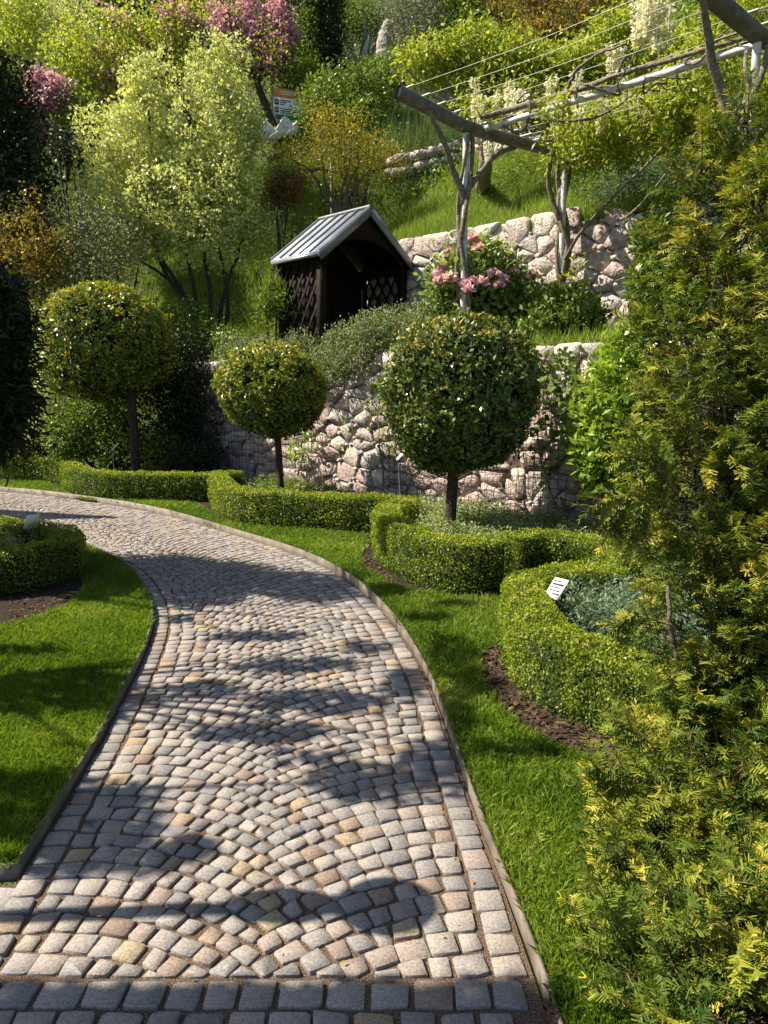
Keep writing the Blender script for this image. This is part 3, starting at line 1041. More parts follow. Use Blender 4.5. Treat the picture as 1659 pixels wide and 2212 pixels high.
hedge("box hedge arc behind the white plant label, joining the dark fronted hedge", [(1.02, 5.98), (1.35, 6.08), (1.68, 5.86), (1.80, 5.45), (1.72, 5.02)], dens=4200, leaf=.018)
H5 = gl([(1082, 1415), (1081, 1440), (1097, 1470), (1131, 1522), (1190, 1556), (1240, 1572), (1300, 1606), (1420, 1665), (1600, 1770)], -.16)
H5 = np.concatenate([[[1.62, 4.93], [1.22, 4.88], [.93, 4.66]], H5[1:]])
hedge("nearest box hedge wrapping around the blue green lavender beside the yew", H5, dens=6500, leaf=.0155, h=.385, thick=.29)
hedge("C-shaped box hedge in shade on the lawn inside the bend of the path", [(-4.6, 7.1), (-3.7, 6.95), (-3.05, 6.65), (-2.72, 6.2), (-2.8, 5.75), (-3.15, 5.5), (-4.2, 5.35)], dens=4000, leaf=.018, h=.33, thick=.3, z0=.05)


# ------------------------------------------------------------------ herbs (uncountable ground cover)
def spikes(name, pts_fn, n, L, W, per, mat, lean=.35, spread=.03):
    """upright leafy shoots"""
    B_ = pts_fn(n); n = len(B_)
    az = rng.uniform(0, 6.28, n); ln = rng.uniform(0, lean, n)
    D = nrm(np.stack([np.cos(az) * ln, np.sin(az) * ln, np.ones(n)], 1))
    Ls = L * rng.uniform(.6, 1.2, n)
    tb = rng.uniform(0, 1, n)
    mb = MB()
    f = rng.uniform(.05, 1, (n, per))
    P = (B_[:, None] + D[:, None] * (f * Ls[:, None])[..., None]).reshape(-1, 3) + rng.normal(size=(n * per, 3)) * spread * .2
    a2 = rng.uniform(0, 6.28, n * per)
    O = np.stack([np.cos(a2), np.sin(a2), rng.uniform(.3, 1.2, n * per)], 1)
    t = np.clip(.45 * np.repeat(tb, per) + .35 * rng.uniform(0, 1, n * per) + .25 * f.ravel(), 0, 1)
    s = rng.uniform(.7, 1.3, n * per)
    leaves(mb, P, nrm(O), nrm(rdir(n * per) * .8 + np.array([0, 0, .6])), spread * s, W * s, t)
    return mb.build(name, mat, kind="stuff")


def in_poly_fn(poly, z, ztop=None):
    poly = np.asarray(poly)
    x0, y0_ = poly.min(0); x1, y1 = poly.max(0)

    def fn(n):
        X = rng.uniform(x0, x1, n * 4); Y = rng.uniform(y0_, y1, n * 4)
        m = inside(poly, X, Y)
        X, Y = X[m][:n], Y[m][:n]
        lump = .06 * np.sin(7 * X + 2) * np.sin(6 * Y) + .04 * np.sin(15 * X - 9 * Y)
        return np.stack([X, Y, np.full(len(X), z) + np.maximum(0, lump)], 1)
    return fn


spikes("thyme_cover", in_poly_fn([(.3, 8.0), (.35, 7.4), (.45, 6.55), (.95, 6.15), (1.4, 6.3), (1.75, 6.15), (2.1, 7.4), (1.2, 8.4), (.4, 9.2)], .04), 3800, .26, .013, 12, M['sage'], spread=.032)
spikes("lavender_cover", in_poly_fn([(1.15, 4.62), (1.08, 4.3), (1.15, 4.05), (1.35, 3.8), (1.7, 3.55), (2.3, 3.4), (2.8, 4.5), (1.9, 4.75)], .04), 3600, .33, .011, 14, M['blue'], spread=.032)
spikes("lavender_cover", in_poly_fn([(1.95, 5.0), (2.9, 4.6), (3.4, 5.2), (2.35, 7.2), (1.95, 6.6)], .04), 1800, .4, .012, 15, M['sage'], spread=.034)
spikes("herb_cover", in_poly_fn([(-2.0, 10.4), (-1.3, 9.5), (-.2, 8.75), (.1, 9.1), (-1.6, 11)], .04), 900, .3, .011, 20, M['green'], spread=.03)
spikes("herb_cover", in_poly_fn([(-4.4, 6.75), (-3.3, 6.5), (-3.0, 6.1), (-3.3, 5.8), (-4.6, 5.7)], .05), 900, .3, .01, 22, M['sage'], spread=.028)
spikes("herb_cover", in_poly_fn([(-5.2, 13.0), (-4.0, 11.5), (-2.6, 11.0), (-2.9, 12.2), (-4.8, 14)], .04), 700, .25, .014, 16, M['green'], spread=.04)


# ------------------------------------------------------------------ meadow and hillside undergrowth
def hill_points(n, x0, x1, y0_, y1, dmin, dens=None):
    X = rng.uniform(x0, x1, n); Y = rng.uniform(y0_, y1, n)
    a = (X + Y) * R2
    d = np.maximum(a - 7, (Y + .15 * X - 12.62) / 1.011)
    m = d > dmin
    px, py, pz = project(np.stack([X, Y, hill_h(X, Y)], 1))
    m &= (px > -80) & (px < 1740) & (py > -80) & (pz > 2)
    X, Y = X[m], Y[m]
    return np.stack([X, Y, hill_h(X, Y)], 1), d[m]


def grass_tufts(name, P, L, W, mat, per=5):
    n = len(P); k = n * per
    P = np.repeat(P, per, 0) + rng.normal(size=(k, 3)) * np.array([.05, .05, .0])
    az = rng.uniform(0, 6.28, k); ln = rng.uniform(.05, .6, k)
    D = nrm(np.stack([np.cos(az) * ln, np.sin(az) * ln, np.ones(k)], 1))
    Lh = L * rng.uniform(.45, 1.15, k)
    rt = rng.uniform(0, 6.28, k)
    S = np.stack([np.cos(rt), np.sin(rt), np.zeros(k)], 1) * (W / 2)
    tip = P + D * Lh[:, None] + np.stack([np.cos(az), np.sin(az), -.5 * np.ones(k)], 1) * (Lh * ln * .5)[:, None]
    mid_ = P + D * (.6 * Lh)[:, None]
    V = np.stack([P - S, P + S, tip], 1).reshape(-1, 3)
    q = .5 + .3 * np.sin(.9 * P[:, 0] + 1.3 * P[:, 1]) * np.sin(1.1 * P[:, 1] - .6 * P[:, 0])
    t = np.clip(.5 * q + .5 * rng.uniform(0, 1, k), 0, 1)
    mb = MB()
    mb.add(V, np.arange(3 * k).reshape(k, 3), t)
    return mb.build(name, mat, kind="stuff")


P, d = hill_points(60000, -6, 7, 8, 24, 2.02)
P = P[(d < 9)][:19000]
grass_tufts("meadow_grass", P, .26, .013, M['meadow'], per=6)
# bluish tall grass on the upper bank
c, z_ = T(930, 320)
P = c + rng.normal(size=(1500, 3)) * np.array([.9, .7, 0])
P[:, 2] = hill_h(P[:, 0], P[:, 1])
grass_tufts("tall_grass", P, .95, .018, M['tallgrass'], per=6)
c, z_ = T(560, 690)
# undergrowth: leafy ground cover over the far slope
P, d = hill_points(90000, -22, 22, 12, 45, 5.5)
P = P[:7000]
n = len(P); per = 6
C_ = np.repeat(P, per, 0); k = len(C_)
mb = MB()
Q = C_ + rng.normal(size=(k, 3)) * np.array([.25, .25, .22]) + np.array([0, 0, .28])
leaves(mb, Q, rdir(k) + np.array([0, -.2, .3]), rdir(k) + np.array([-.2, -.5, .6]), .11 * rng.uniform(.6, 1.3, k), .06 * rng.uniform(.6, 1.3, k), np.clip(.6 * np.repeat(rng.uniform(0, 1, n), per) + .4 * rng.uniform(0, 1, k), 0, 1))
mb.build("undergrowth", M['green'], kind="stuff")
P, d = hill_points(60000, -16, 3, 11, 24, .15)
P = P[(P[:, 0] - P[:, 1]) * R2 < -10.3][:4500]
grass_tufts("bank_grass", P, .42, .016, M['meadow'], per=6)
# plants along the terrace between the two walls
b = rng.uniform(-9.8, -4, 2500); a = rng.uniform(7.15, 8.85, 2500)
P = np.stack([(a + b) * R2, (a - b) * R2, 0 * a], 1); P[:, 2] = hill_h(P[:, 0], P[:, 1])
m_ = (np.sin(P[:, 0] * 2.1) + np.sin(P[:, 1] * 3.3) > -.6)
grass_tufts("terrace_grass", P[m_], .24, .014, M['meadow'], per=5)
# moss and dry grass hanging over the top of the upper wall
b = rng.uniform(-9.6, -4.2, 1500); a = rng.uniform(8.97, 9.2, 1500)
P = np.stack([(a + b) * R2, (a - b) * R2, np.full(1500, 3.76)], 1)
grass_tufts("wall_top_grass", P, .2, .014, M['meadow'], per=4)
#PART2
# ================================================================== buildings and frames
def pt(a, b, z):
    return np.array([(a + b) * R2, (a - b) * R2, z])


WD, RD_ = np.array([R2, R2, 0]), np.array([-R2, R2, 0])   # across the gazebo, along its ridge (backwards)
gz = thing("garden_arbour", "small dark wooden arbour with a grey metal pitched roof", "arbour", pt(7.96, -9.0, 2.1))
A0, A1, BF, BB = 7.12, 8.80, -8.39, -9.3
EAVE, APEX, GB = 3.53, 4.21, 2.05
for a in (A0, A1):
    for b in (BF, BB):
        mb = MB(); box(mb, pt(a, b, (GB + EAVE) / 2), (.10, .10, EAVE - GB), WD)
        mb.build("post", M['wood'], gz)
am = (A0 + A1) / 2
for sgn in (-1, 1):
    ov = .13
    a_e = am + sgn * ((A1 - A0) / 2 + ov)
    ze = EAVE - .05
    bf, bb = BF + .14, BB - .10
    V = [pt(a_e, bf, ze), pt(a_e, bb, ze), pt(am, bb, APEX), pt(am, bf, APEX)]
    V2 = [v + np.array([0, 0, .035]) for v in V]
    mb = MB(); mb.add(np.array(V + V2), [[0, 1, 2, 3], [7, 6, 5, 4], [0, 4, 5, 1], [1, 5, 6, 2], [2, 6, 7, 3], [3, 7, 4, 0]])
    rf = mb.build("roof_panel", M['zinc'], gz)
    mb = MB(); U = [v - np.array([0, 0, .006]) for v in V]; U2 = [v - np.array([0, 0, .024]) for v in V]
    mb.add(np.array(U2 + U), [[0, 1, 2, 3], [7, 6, 5, 4], [0, 4, 5, 1], [1, 5, 6, 2], [2, 6, 7, 3], [3, 7, 4, 0]]); mb.build("ceiling_board", M['wood'], gz)
    for k in range(6):
        b = bf + (bb - bf) * (k + .02) / 5.04
        mb = MB()
        tube(mb, [pt(a_e, b, ze + .045), pt(am - sgn * -.004, b, APEX + .045)], .019, 5)
        mb.build("standing_seam", M['zincd'], rf)
    mb = MB()
    p, q = pt(a_e + sgn * .02, bf + .012, ze - .02), pt(am, bf + .012, APEX + .01)
    d = nrm(q - p); upv = np.cross(d, -RD_) * (1 if sgn < 0 else -1)
    box(mb, (p + q) / 2 - np.array([0, 0, .02]), (np.linalg.norm(q - p), .03, .11), d, nrm(np.cross(d, RD_)))
    mb.build("bargeboard", M['zincd'], gz)
    mb = MB(); box(mb, (pt(a_e, bf, ze) + pt(a_e, bb, ze)) / 2 + [0, 0, -.01], (abs(bb - bf), .02, .05), RD_)
    mb.build("eave_strip", M['zincd'], gz)
    mb = MB(); box(mb, pt(a_e - sgn * ov, (BF + BB) / 2, EAVE - .08), (BF - BB - .1, .07, .09), RD_); mb.build("wall_plate", M['wood'], gz)
mb = MB(); tube(mb, [pt(am, BF + .15, APEX + .045), pt(am, BB - .11, APEX + .045)], .03, 6); mb.build("ridge_cap", M['zincd'], gz)
# arched gable boards front and back
for bq in (BF + .06, BB - .06):
    n = 21; V = []
    hw_ = (A1 - A0) / 2 - .02
    for dep in (0, -.04):
        for k in range(n):
            t = -1 + 2 * k / (n - 1)
            top = APEX - .03 - abs(t) * (APEX - .03 - EAVE)
            arch = EAVE - .22 + .48 * math.sqrt(max(0, 1 - t * t))
            V.append(pt(am + t * hw_, bq + dep, top)); V.append(pt(am + t * hw_, bq + dep, arch if bq > BF - .5 else EAVE - .1))
    F = []
    for k in range(n - 1):
        o = 2 * k
        F += [[o, o + 2, o + 3, o + 1], [2 * n + o + 1, 2 * n + o + 3, 2 * n + o + 2, 2 * n + o], [o + 1, o + 3, 2 * n + o + 3, 2 * n + o + 1]]
    mb = MB(); mb.add(np.array(V), F); mb.build("gable_board", M['wood'], gz)
# planks at the back and down the left side, lattice on the right
nb_ = 12
for k in range(nb_):
    a = A0 + .06 + (A1 - A0 - .12) * (k + .5) / nb_
    mb = MB(); box(mb, pt(a, BB + .03, (GB + EAVE) / 2 - .02), ((A1 - A0 - .12) / nb_ - .006, .02, EAVE - GB), WD); mb.build("plank", M['wood'], gz)
for k in range(8):
    b = BB + .06 + (BF - BB - .12) * (k + .5) / 8
    mb = MB(); box(mb, pt(A0 + .01, b, (GB + EAVE) / 2), ((BF - BB - .12) / 8 - .003, .02, EAVE - GB - .04), RD_); mb.build("plank", M['wood'], gz)
for aa, zlo, zhi in ((A1, GB + .15, EAVE - .12), (A0 - .02, GB + .1, EAVE - .12)):
    w = BF - BB - .1
    for sg in (-1, 1):
        for k in range(-6, 12):
            b0 = k * .2; L = zhi - zlo
            p = np.array([b0, 0.0]); q = np.array([b0 + L * .62, L])
            lo = max(0, (0 - p[0]) / (q[0] - p[0])); hi = min(1, (w - p[0]) / (q[0] - p[0]))
            if hi - lo < .08: continue
            p, q = p + (q - p) * lo, p + (q - p) * hi
            f_ = (lambda x: BF - .05 - x) if sg > 0 else (lambda x: BB + .05 + x)
            P_, Q_ = pt(aa + .012 * sg, f_(p[0]), zlo + p[1]), pt(aa + .012 * sg, f_(q[0]), zlo + q[1])
            mb = MB(); box(mb, (P_ + Q_) / 2, (np.linalg.norm(Q_ - P_), .014, .032), Q_ - P_, np.cross(WD, Q_ - P_)); mb.build("slat", M['wood'], gz)
mb = MB(); box(mb, pt(am, BB + .30, GB + .45), (A1 - A0 - .12, .42, .045), WD); mb.build("seat", M['wood'], gz)

# ---- pergola
def bp(s, t, dz=0.0):
    """point on the pergola: s along the pipes from the first beam, t along the beams"""
    return np.array([.951 + .859 * t + R2 * s, 9.16 + .513 * t - R2 * s, float(np.interp(t, [-.95, 0, 1.6], [4.80, 4.59, 4.52])) + dz])


S2 = 3.18
pg = thing("pergola", "metal pergola with white pipes, grey cross beams and stretched wires", "pergola", [.951, 9.16, 2.0])
for s in (0, S2):
    mb = MB()
    n = 12; ang = np.linspace(0, 2 * np.pi, n, endpoint=False)
    tube(mb, [bp(s, t) for t in (-.93, 0, .8, 1.98)], [.078, .074, .068, .06], 12, cap=False)
    bm = mb.build("cross_beam", M['beam'], pg, smooth=True)
    dvec = nrm(np.array([.859, .513, 0])); sd = np.array([-.513, .859, 0])
    for t in (-.90, 1.95):
        mb = MB()
        mb.add([bp(s, t) + (.074 if t < 0 else .057) * (math.cos(x) * sd + math.sin(x) * np.array([0, 0, 1])) for x in ang], [list(range(n))])
        mb.build("hollow_shade", M['black'], bm)  # black disc stands in for the dark inside of the pipe
    for t, zz in ((0, 2.0), (1.56, 2.25)):
        q = bp(s, t); mb = MB()
        tube(mb, [np.array([q[0], q[1], zz]), q - [0, 0, .05]], .037, 10); mb.build("post", M['paint'], pg, smooth=True)
for t in (.22, 1.48):
    mb = MB(); tube(mb, [bp(-.15, t, .02), bp(S2, t, .02), bp(6.5, t, .02)], .034, 9); mb.build("pipe", M['paint'], pg, smooth=True)
for t in np.arange(-.80, 1.95, .212):
    mb = MB(); sag = random.uniform(.01, .04)
    tube(mb, curve([bp(-.10, t, .10), bp(S2 / 2, t, .10 - sag), bp(S2, t, .10), bp(6.5, t, .10)], 18), .0042, 4)
    w_ = mb.build("tension_wire", M['wire'], pg)
    for s in (0, S2):
        mb = MB(); tube(mb, [bp(s - .09, t, .10), bp(s + .09, t, .10)], .013, 6); mb.build("clamp", M['wire'], w_)

# ---- plant labels
def plant_label(label, ground, top, tilt_az, size=(.105, .15), stake_r=.006):
    """stake with a tilted plate; tilt_az: compass direction the plate faces (x, y)"""
    g, t = np.array(ground), np.array(top)
    root = thing("plant_label", label, "plant label", g, "plant labels on stakes")
    mb = MB(); tube(mb, [g - [0, 0, .05], t], stake_r, 6); mb.build("stake", M['stake'], root)
    f = nrm(np.array([tilt_az[0], tilt_az[1], 1.0])); side = nrm(np.cross([0, 0, 1], f)); upv = np.cross(f, side)
    c = t + upv * size[1] * .42 + f * .008
    mb = MB(); box(mb, c, (size[0], .003, size[1]), side, upv); pl = mb.build("plate", M['plate'], root)
    mb = MB(); box(mb, t + upv * .0 - f * .002, (.03, .012, .06), side, upv); mb.build("bracket", M['stake'], root)
    fr = -nrm(np.cross(upv, side)); fr = fr if fr @ f > 0 else -fr
    mb = MB()
    for r, (x0, x1) in enumerate([(-.4, .1), (-.4, .35), (-.4, .2), (-.4, .3), (-.1, .4)]):
        cc = c + upv * size[1] * (.34 - .15 * r) + side * size[0] * (x0 + x1) / 2 + fr * .0026
        box(mb, cc, ((x1 - x0) * size[0], .0012, size[1] * (.055 if r != 1 else .09)), side, upv)
    mb.build("lettering", M['ink'], pl)
    return root


zl = 4.35
plant_label("white plant label on a stake inside the nearest box hedge", G(1190, 1400, .03) * [1, 1, 0] + [.03, .12, .03], at(1192, 1291, 4.45), (-.75, -.6), stake_r=.009)
plant_label("bright plant label in front of the largest round tree at the wall", np.r_[at(868, 1078, 8.9)[:2], .03], at(860, 992, 8.9), (-1.1, -.3))
plant_label("white plant label beside the trunk of the broad mushroom shaped tree", np.r_[at(247, 1010, 11.6)[:2], .03], at(243, 972, 11.6), (-.9, -.4))
plant_label("white plant label above the far shaded box hedge", np.r_[at(106, 1000, 12.6)[:2], .03], at(103, 958, 12.6), (-.9, -.5))
plant_label("dark plant label seen edge on above the C-shaped hedge", G(66, 1240, .05) + [0, .3, 0], at(66, 1140, 6.0), (-1.0, .9), stake_r=.007)

# ---- information board, banner, poles
c, zb = T(605, 285)
zb -= .4
ib = thing("information_board", "information board with orange header and green footer on the slope", "sign", at(590, 290, zb))
s_ = zb / FP
tilt = nrm(np.array([1, .35, 0])); nrm_f = np.array([.35, -1, 0]) / math.hypot(.35, 1)
def ib_box(name, x0, y0_, x1, y1, mat, dep, parent, th=.02):
    c = (at(x0, y0_, zb) + at(x1, y1, zb)) / 2
    c0 = at(624, 228, zb)
    c = c0 + tilt * ((c - c0) @ np.array([1, 0, 0])) + np.array([0, 0, (c - c0)[2]]) + nrm_f * dep
    mb = MB(); box(mb, c, (abs(x1 - x0) * s_, th, abs(y1 - y0_) * s_), tilt); return mb.build(name, mat, parent)
pn = ib_box("panel", 590, 197, 660, 262, M['signw'], 0, ib, .03)
ib_box("header", 590, 197, 660, 213, M['signo'], .018, pn, .012)
ib_box("footer", 594, 249, 656, 259, M['signg'], .018, pn, .012)
for yq in (224, 240): 
    ib_box("pictogram", 593, yq - 5, 601, yq + 5, M['ink'], .018, pn, .012)
    ib_box("pictogram_mark", 595, yq - 1.2, 599, yq + 1.2, M['signw'], .026, pn, .006)
for yq, x1 in ((220, 630), (224, 618), (228, 614), (237, 640), (241, 646), (245, 638)):
    ib_box("text_line", 605, yq - .9, x1, yq + .9, M['ink'], .018, pn, .008)
for yq, x1 in ((202, 640), (207, 632)):
    ib_box("text_line", 605, yq - .9, x1, yq + .9, M['signw'], .027, pn, .004)
for xq in (588, 661):
    mb = MB(); p = at(xq, 195, zb); c0 = at(624, 228, zb); p = c0 + tilt * ((p - c0)[0]) + [0, 0, (p - c0)[2]]
    tube(mb, [p, np.array([p[0], p[1], hill_h(p[0], p[1]) - .1])], .03, 6); mb.build("post", M['stake'], ib)
# crumpled white sheet
zq = zb - .5
mb = MB(); nx, ny = 16, 9; V = []
for r in range(ny):
    for q in range(nx):
        px = 545 + 98 * q / (nx - 1); py = 312 - 4 * q / nx * 6 + (r / (ny - 1) - 1) * (34 - 8 * math.sin(q)) 
        V.append(at(px, py, zq) + np.array([0, .10 * math.sin(q * 1.1 + r * .5) + .05 * math.sin(r * 1.7 + q), 0]))
mb.add(V, [[r * nx + q, r * nx + q + 1, r * nx + nx + q + 1, r * nx + nx + q] for r in range(ny - 1) for q in range(nx - 1)])
sh = mb.build("cloth_sheet", M['signw'], smooth=True)
md = sh.modifiers.new("thick", 'SOLIDIFY'); md.thickness = .012
tag(sh, "crumpled white cloth sheet hanging below the information board", "sheet")
def pole(label, x, y0_, y1, z, r=.03):
    p, q = at(x, y0_, z), at(x + .5, y1, z)
    mb = MB(); tube(mb, [np.array([p[0], p[1], hill_h(p[0], p[1]) - .2]), q, p], r, 7)
    o = mb.build("metal_pole", M['stake']); tag(o, label, "pole", "thin grey poles on the slope")
pole("thin grey pole by the pink blossom far up the slope", 166, 235, 330, 19)
pole("short pale pole among the orange leaved multi-stemmed tree", 716, 350, 420, 15.6, .035)
c = at(58, 890, 13.2)
mb = MB(); box(mb, c, (.22, .02, .26), (1, .2, 0)); box(mb, c - [0, 0, .45], (.03, .018, .9), (1, .2, 0), tint=.1)
tag(mb.build("red_panel", M['redp']), "small faded red panel half hidden among the shaded shrubs", "sign")

# low stone walls on the slope
def lw(label, pa, pb, n, size):
    A_, B_ = T(*pa)[0], T(*pb)[0]
    loose_wall(label, A_, B_, n, size)
lw("low rubble wall crossing the meadow left of the wisteria pergola", (845, 388), (1000, 352), 11, .36)
lw("low rubble wall on the slope behind the pergola posts", (1040, 345), (1260, 318), 12, .38)
lw("short low rubble wall on the slope beside the blue lavender", (1340, 275), (1430, 262), 5, .45)
lw("short pale rubble wall left of the variegated shrub", (150, 345), (190, 340), 4, .5)


# ================================================================== plants
def E(px, py, z, rx, ry, rd=None):
    s = z / FP
    return (at(px, py, z), (rx * s, (rd if rd else min(rx, ry * 1.4)) * s, ry * s))


def stems_mesh(z, lines, r0, r1, sides=6, wob=.02):
    mb = MB()
    for ln in lines:
        P = np.array([at(q[0], q[1], z + (q[2] if len(q) > 2 else 0)) for q in ln])
        P = curve(P, max(8, 5 * len(P)))
        P += rng.normal(size=P.shape) * wob * np.linspace(0, 1, len(P))[:, None] * .5
        tube(mb, P, np.linspace(r0, r1, len(P)), sides)
    return mb


def ground_below(p):
    return np.array([p[0], p[1], float(hill_h(p[0], p[1]))])


def plant(name, label, cat, ells, mat, n, per=9, L=.06, W=.03, spread=.12, shell=.8, lump=.18, up=.35, rnd=.8, stems=None, z=None, bark='barkd', r0=.05, r1=.015, group=None, base=None, leafname="foliage", trunk=True, tipk=0., cut=None):
    per = max(5, int(round(per * .7))); L *= 1.1; W *= 1.12
    c = np.mean([e[0] for e in ells], 0)
    b = ground_below(c) if base is None else np.array(base)
    root = thing(name, label, cat, b, group)
    mb = MB()
    foliage(mb, ells, n, per, L, W, spread, shell, lump, up, rnd, tipk, cut)
    mb.build(leafname, M[mat], root, kind="stuff")
    if stems:
        stems_mesh(z, stems, r0, r1).build("stem", M[bark], root, kind="stuff")
    elif trunk:
        mb = MB()
        for e in ells[:6]:
            q = e[0]; m_ = (b + q) / 2 + rng.normal(size=3) * .08
            tube(mb, curve([b - [0, 0, .15], b * .6 + m_ * .4, m_, q], 12), np.linspace(r0, r1, 13)[:len(curve([b, b, m_, q], 12))], 6)
        mb.build("stem", M[bark], root, kind="stuff")
    return root


SH = "shrubs and trees on the slope"
# --- three clipped round trees
def round_tree(label, ells, trunk, mat, n, L, W, z, per=6, spread=.05, fill=.72, tr=.06, cut=None):
    b = np.array([trunk[0][0], trunk[0][1], 0.03])
    root = thing("round_clipped_tree", label, "tree", b, "clipped standard trees")
    mb = MB()
    C, O = ell_points(ells, n, .92, .075)
    # keep the outer skin of the union only
    ok = np.ones(len(C), bool)
    for (c, r) in ells:
        q = np.sum(((C - c) / (np.array(r) * .82)) ** 2, 1); ok &= ~((q < 1) & (rng.uniform(0, 1, len(C)) > .12))
    if cut is not None: ok &= cut(C)
    C, O = C[ok], O[ok]
    m = len(C)
    tb = np.clip(rng.normal(.5, .2, m) + .2 * (O[:, 2] - .1), 0, 1)  # crown tops tinted yellower: new growth, and sunlight put into the colour
    # rosettes: leaves splayed around the shoot
    stray = rng.uniform(0, 1, m) < .022
    C[stray] += O[stray] * rng.uniform(.04, .11, (stray.sum(), 1)) + [0, 0, .02]
    k = m * per
    Cn, On, tn = np.repeat(C, per, 0), np.repeat(O, per, 0), np.repeat(tb, per)
    side = nrm(np.cross(On, rdir(k)))
    D = nrm(On * rng.uniform(.25, .95, (k, 1)) + side * .9 + np.array([0, 0, .22]))
    P = Cn + rng.normal(size=(k, 3)) * spread * .4
    t = np.clip(tn + rng.normal(0, .14, k), 0, 1)
    s = rng.uniform(.65, 1.25, k)
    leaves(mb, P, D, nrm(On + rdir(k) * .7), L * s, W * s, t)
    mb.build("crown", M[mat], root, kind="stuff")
    # inner branches and dark inner foliage
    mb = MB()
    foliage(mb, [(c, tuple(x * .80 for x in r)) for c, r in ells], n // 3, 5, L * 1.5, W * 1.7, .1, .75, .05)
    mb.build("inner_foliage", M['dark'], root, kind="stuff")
    mb = MB()
    P = curve(trunk, 14)
    tube(mb, P, np.linspace(tr * 1.15, tr * .9, len(P)), 9)
    tr_ = mb.build("trunk", M['barkd'], root)
    mb = MB()
    for _ in range(12):
        c, r = ells[random.randrange(len(ells))]
        e = c + rdir(1)[0] * np.array(r) * .75
        tube(mb, curve([P[-1], (P[-1] + e) / 2 + rdir(1)[0] * .08, e], 8), np.linspace(tr * .6, .01, 9), 5)
    mb.build("branch", M['barkd'], root, kind="stuff")
    return root


def up_line(p_low, p_high, z, ground=True):
    a, b = at(*p_low, z), at(*p_high, z)
    if ground: return [np.array([a[0] + (a[0] - b[0]) * .3, a[1], 0.0]), a, b]
    return [a, b]


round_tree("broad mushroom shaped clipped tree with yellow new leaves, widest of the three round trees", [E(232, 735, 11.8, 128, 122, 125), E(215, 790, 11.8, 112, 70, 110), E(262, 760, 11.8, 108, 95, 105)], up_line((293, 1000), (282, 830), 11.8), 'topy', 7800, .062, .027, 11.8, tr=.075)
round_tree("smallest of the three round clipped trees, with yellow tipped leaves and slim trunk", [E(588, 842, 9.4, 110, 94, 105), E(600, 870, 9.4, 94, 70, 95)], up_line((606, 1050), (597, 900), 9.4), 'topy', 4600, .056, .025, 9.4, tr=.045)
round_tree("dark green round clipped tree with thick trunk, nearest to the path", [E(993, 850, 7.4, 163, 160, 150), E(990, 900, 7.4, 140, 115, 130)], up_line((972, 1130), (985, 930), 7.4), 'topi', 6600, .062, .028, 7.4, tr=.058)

# --- shrubs on and above the lower wall
plant("overhanging_shrub", "grey green small leaved shrub spilling over the lower wall before the arbour", "shrub",
      [E(530, 765, 12.0, 50, 40), E(590, 770, 11.4, 60, 42), E(670, 768, 10.9, 75, 46), E(700, 800, 10.5, 60, 38), E(755, 752, 10.4, 70, 48), E(830, 722, 10.0, 80, 48), E(900, 700, 9.6, 75, 42), E(960, 690, 9.3, 60, 40), E(790, 780, 10.0, 75, 38)],
      'teu', 6800, 8, .034, .019, .09, .8, .3, .6, .85, group="plants along the terrace", base=pt(7.4, -8.2, 2.1))
pe = plant("peony_shrub", "bushy green peony with large pink blooms before the upper wall", "shrub",
      [E(1040, 590, 9.3, 75, 50), E(985, 620, 9.2, 50, 55), E(1090, 640, 9.3, 70, 50), E(1040, 660, 9.2, 95, 35), E(1030, 555, 9.3, 35, 30)],
      'peol', 1350, 9, .085, .045, .14, .7, .3, .3, .9, group="plants along the terrace")
for (px, py, dz) in [(1020, 518, -.1), (970, 547, -.1), (957, 576, -.2), (950, 606, -.2), (972, 603, -.3), (1003, 613, -.35), (1022, 606, -.4), (1040, 611, -.4), (1088, 604, -.4), (1078, 617, -.4), (1110, 588, -.2), (1152, 594, -.2), (1068, 592, -.4), (1010, 625, -.4), (945, 590, -.2), (1033, 540, -.2)]:
    c = at(px, py, 9.15 + dz); mb = MB(); k = 46
    O = rdir(k); O[:, 2] = np.abs(O[:, 2]) * .8 - .15
    r = random.uniform(.06, .10)
    leaves(mb, c + O * r * .25, O + rdir(k) * .35, nrm(O + rdir(k) * .6), r * rng.uniform(.6, 1.1, k), r * rng.uniform(.6, 1.0, k), np.clip(rng.uniform(.1, 1, k), 0, 1))
    mb.build("bloom", M['peony'], pe)
plant("terrace_perennial", "fresh green leafy perennial clump between the peony and the upper wall", "plant",
      [E(1180, 690, 8.9, 45, 40), E(1235, 690, 8.9, 60, 45), E(1165, 725, 8.7, 40, 28), E(1215, 655, 9.0, 40, 22)], 'green', 1300, 9, .07, .035, .13, .65, .3, .6, .8, group="plants along the terrace")
plant("climber", "green leafy climber with pale flowers on the upper wall beside the yew", "climber",
      [E(1420, 520, 8.5, 45, 55), E(1440, 600, 8.3, 60, 60), E(1480, 660, 8.2, 60, 50), E(1405, 620, 8.4, 40, 45)], 'green', 1600, 9, .07, .03, .12, .65, .3, .5, .8, group="plants along the terrace")
mb = MB()
for (px, py) in [(1462, 548), (1470, 560), (1455, 583), (1478, 590), (1382, 580), (1508, 540)]:
    c = at(px, py, 8.1); k = 14; O = rdir(k)
    leaves(mb, c + O * .01, O, rdir(k), .05, .035, rng.uniform(.3, 1, k))
mb.build("climber_flowers", M['white'], bpy.data.objects["climber"], kind="stuff")
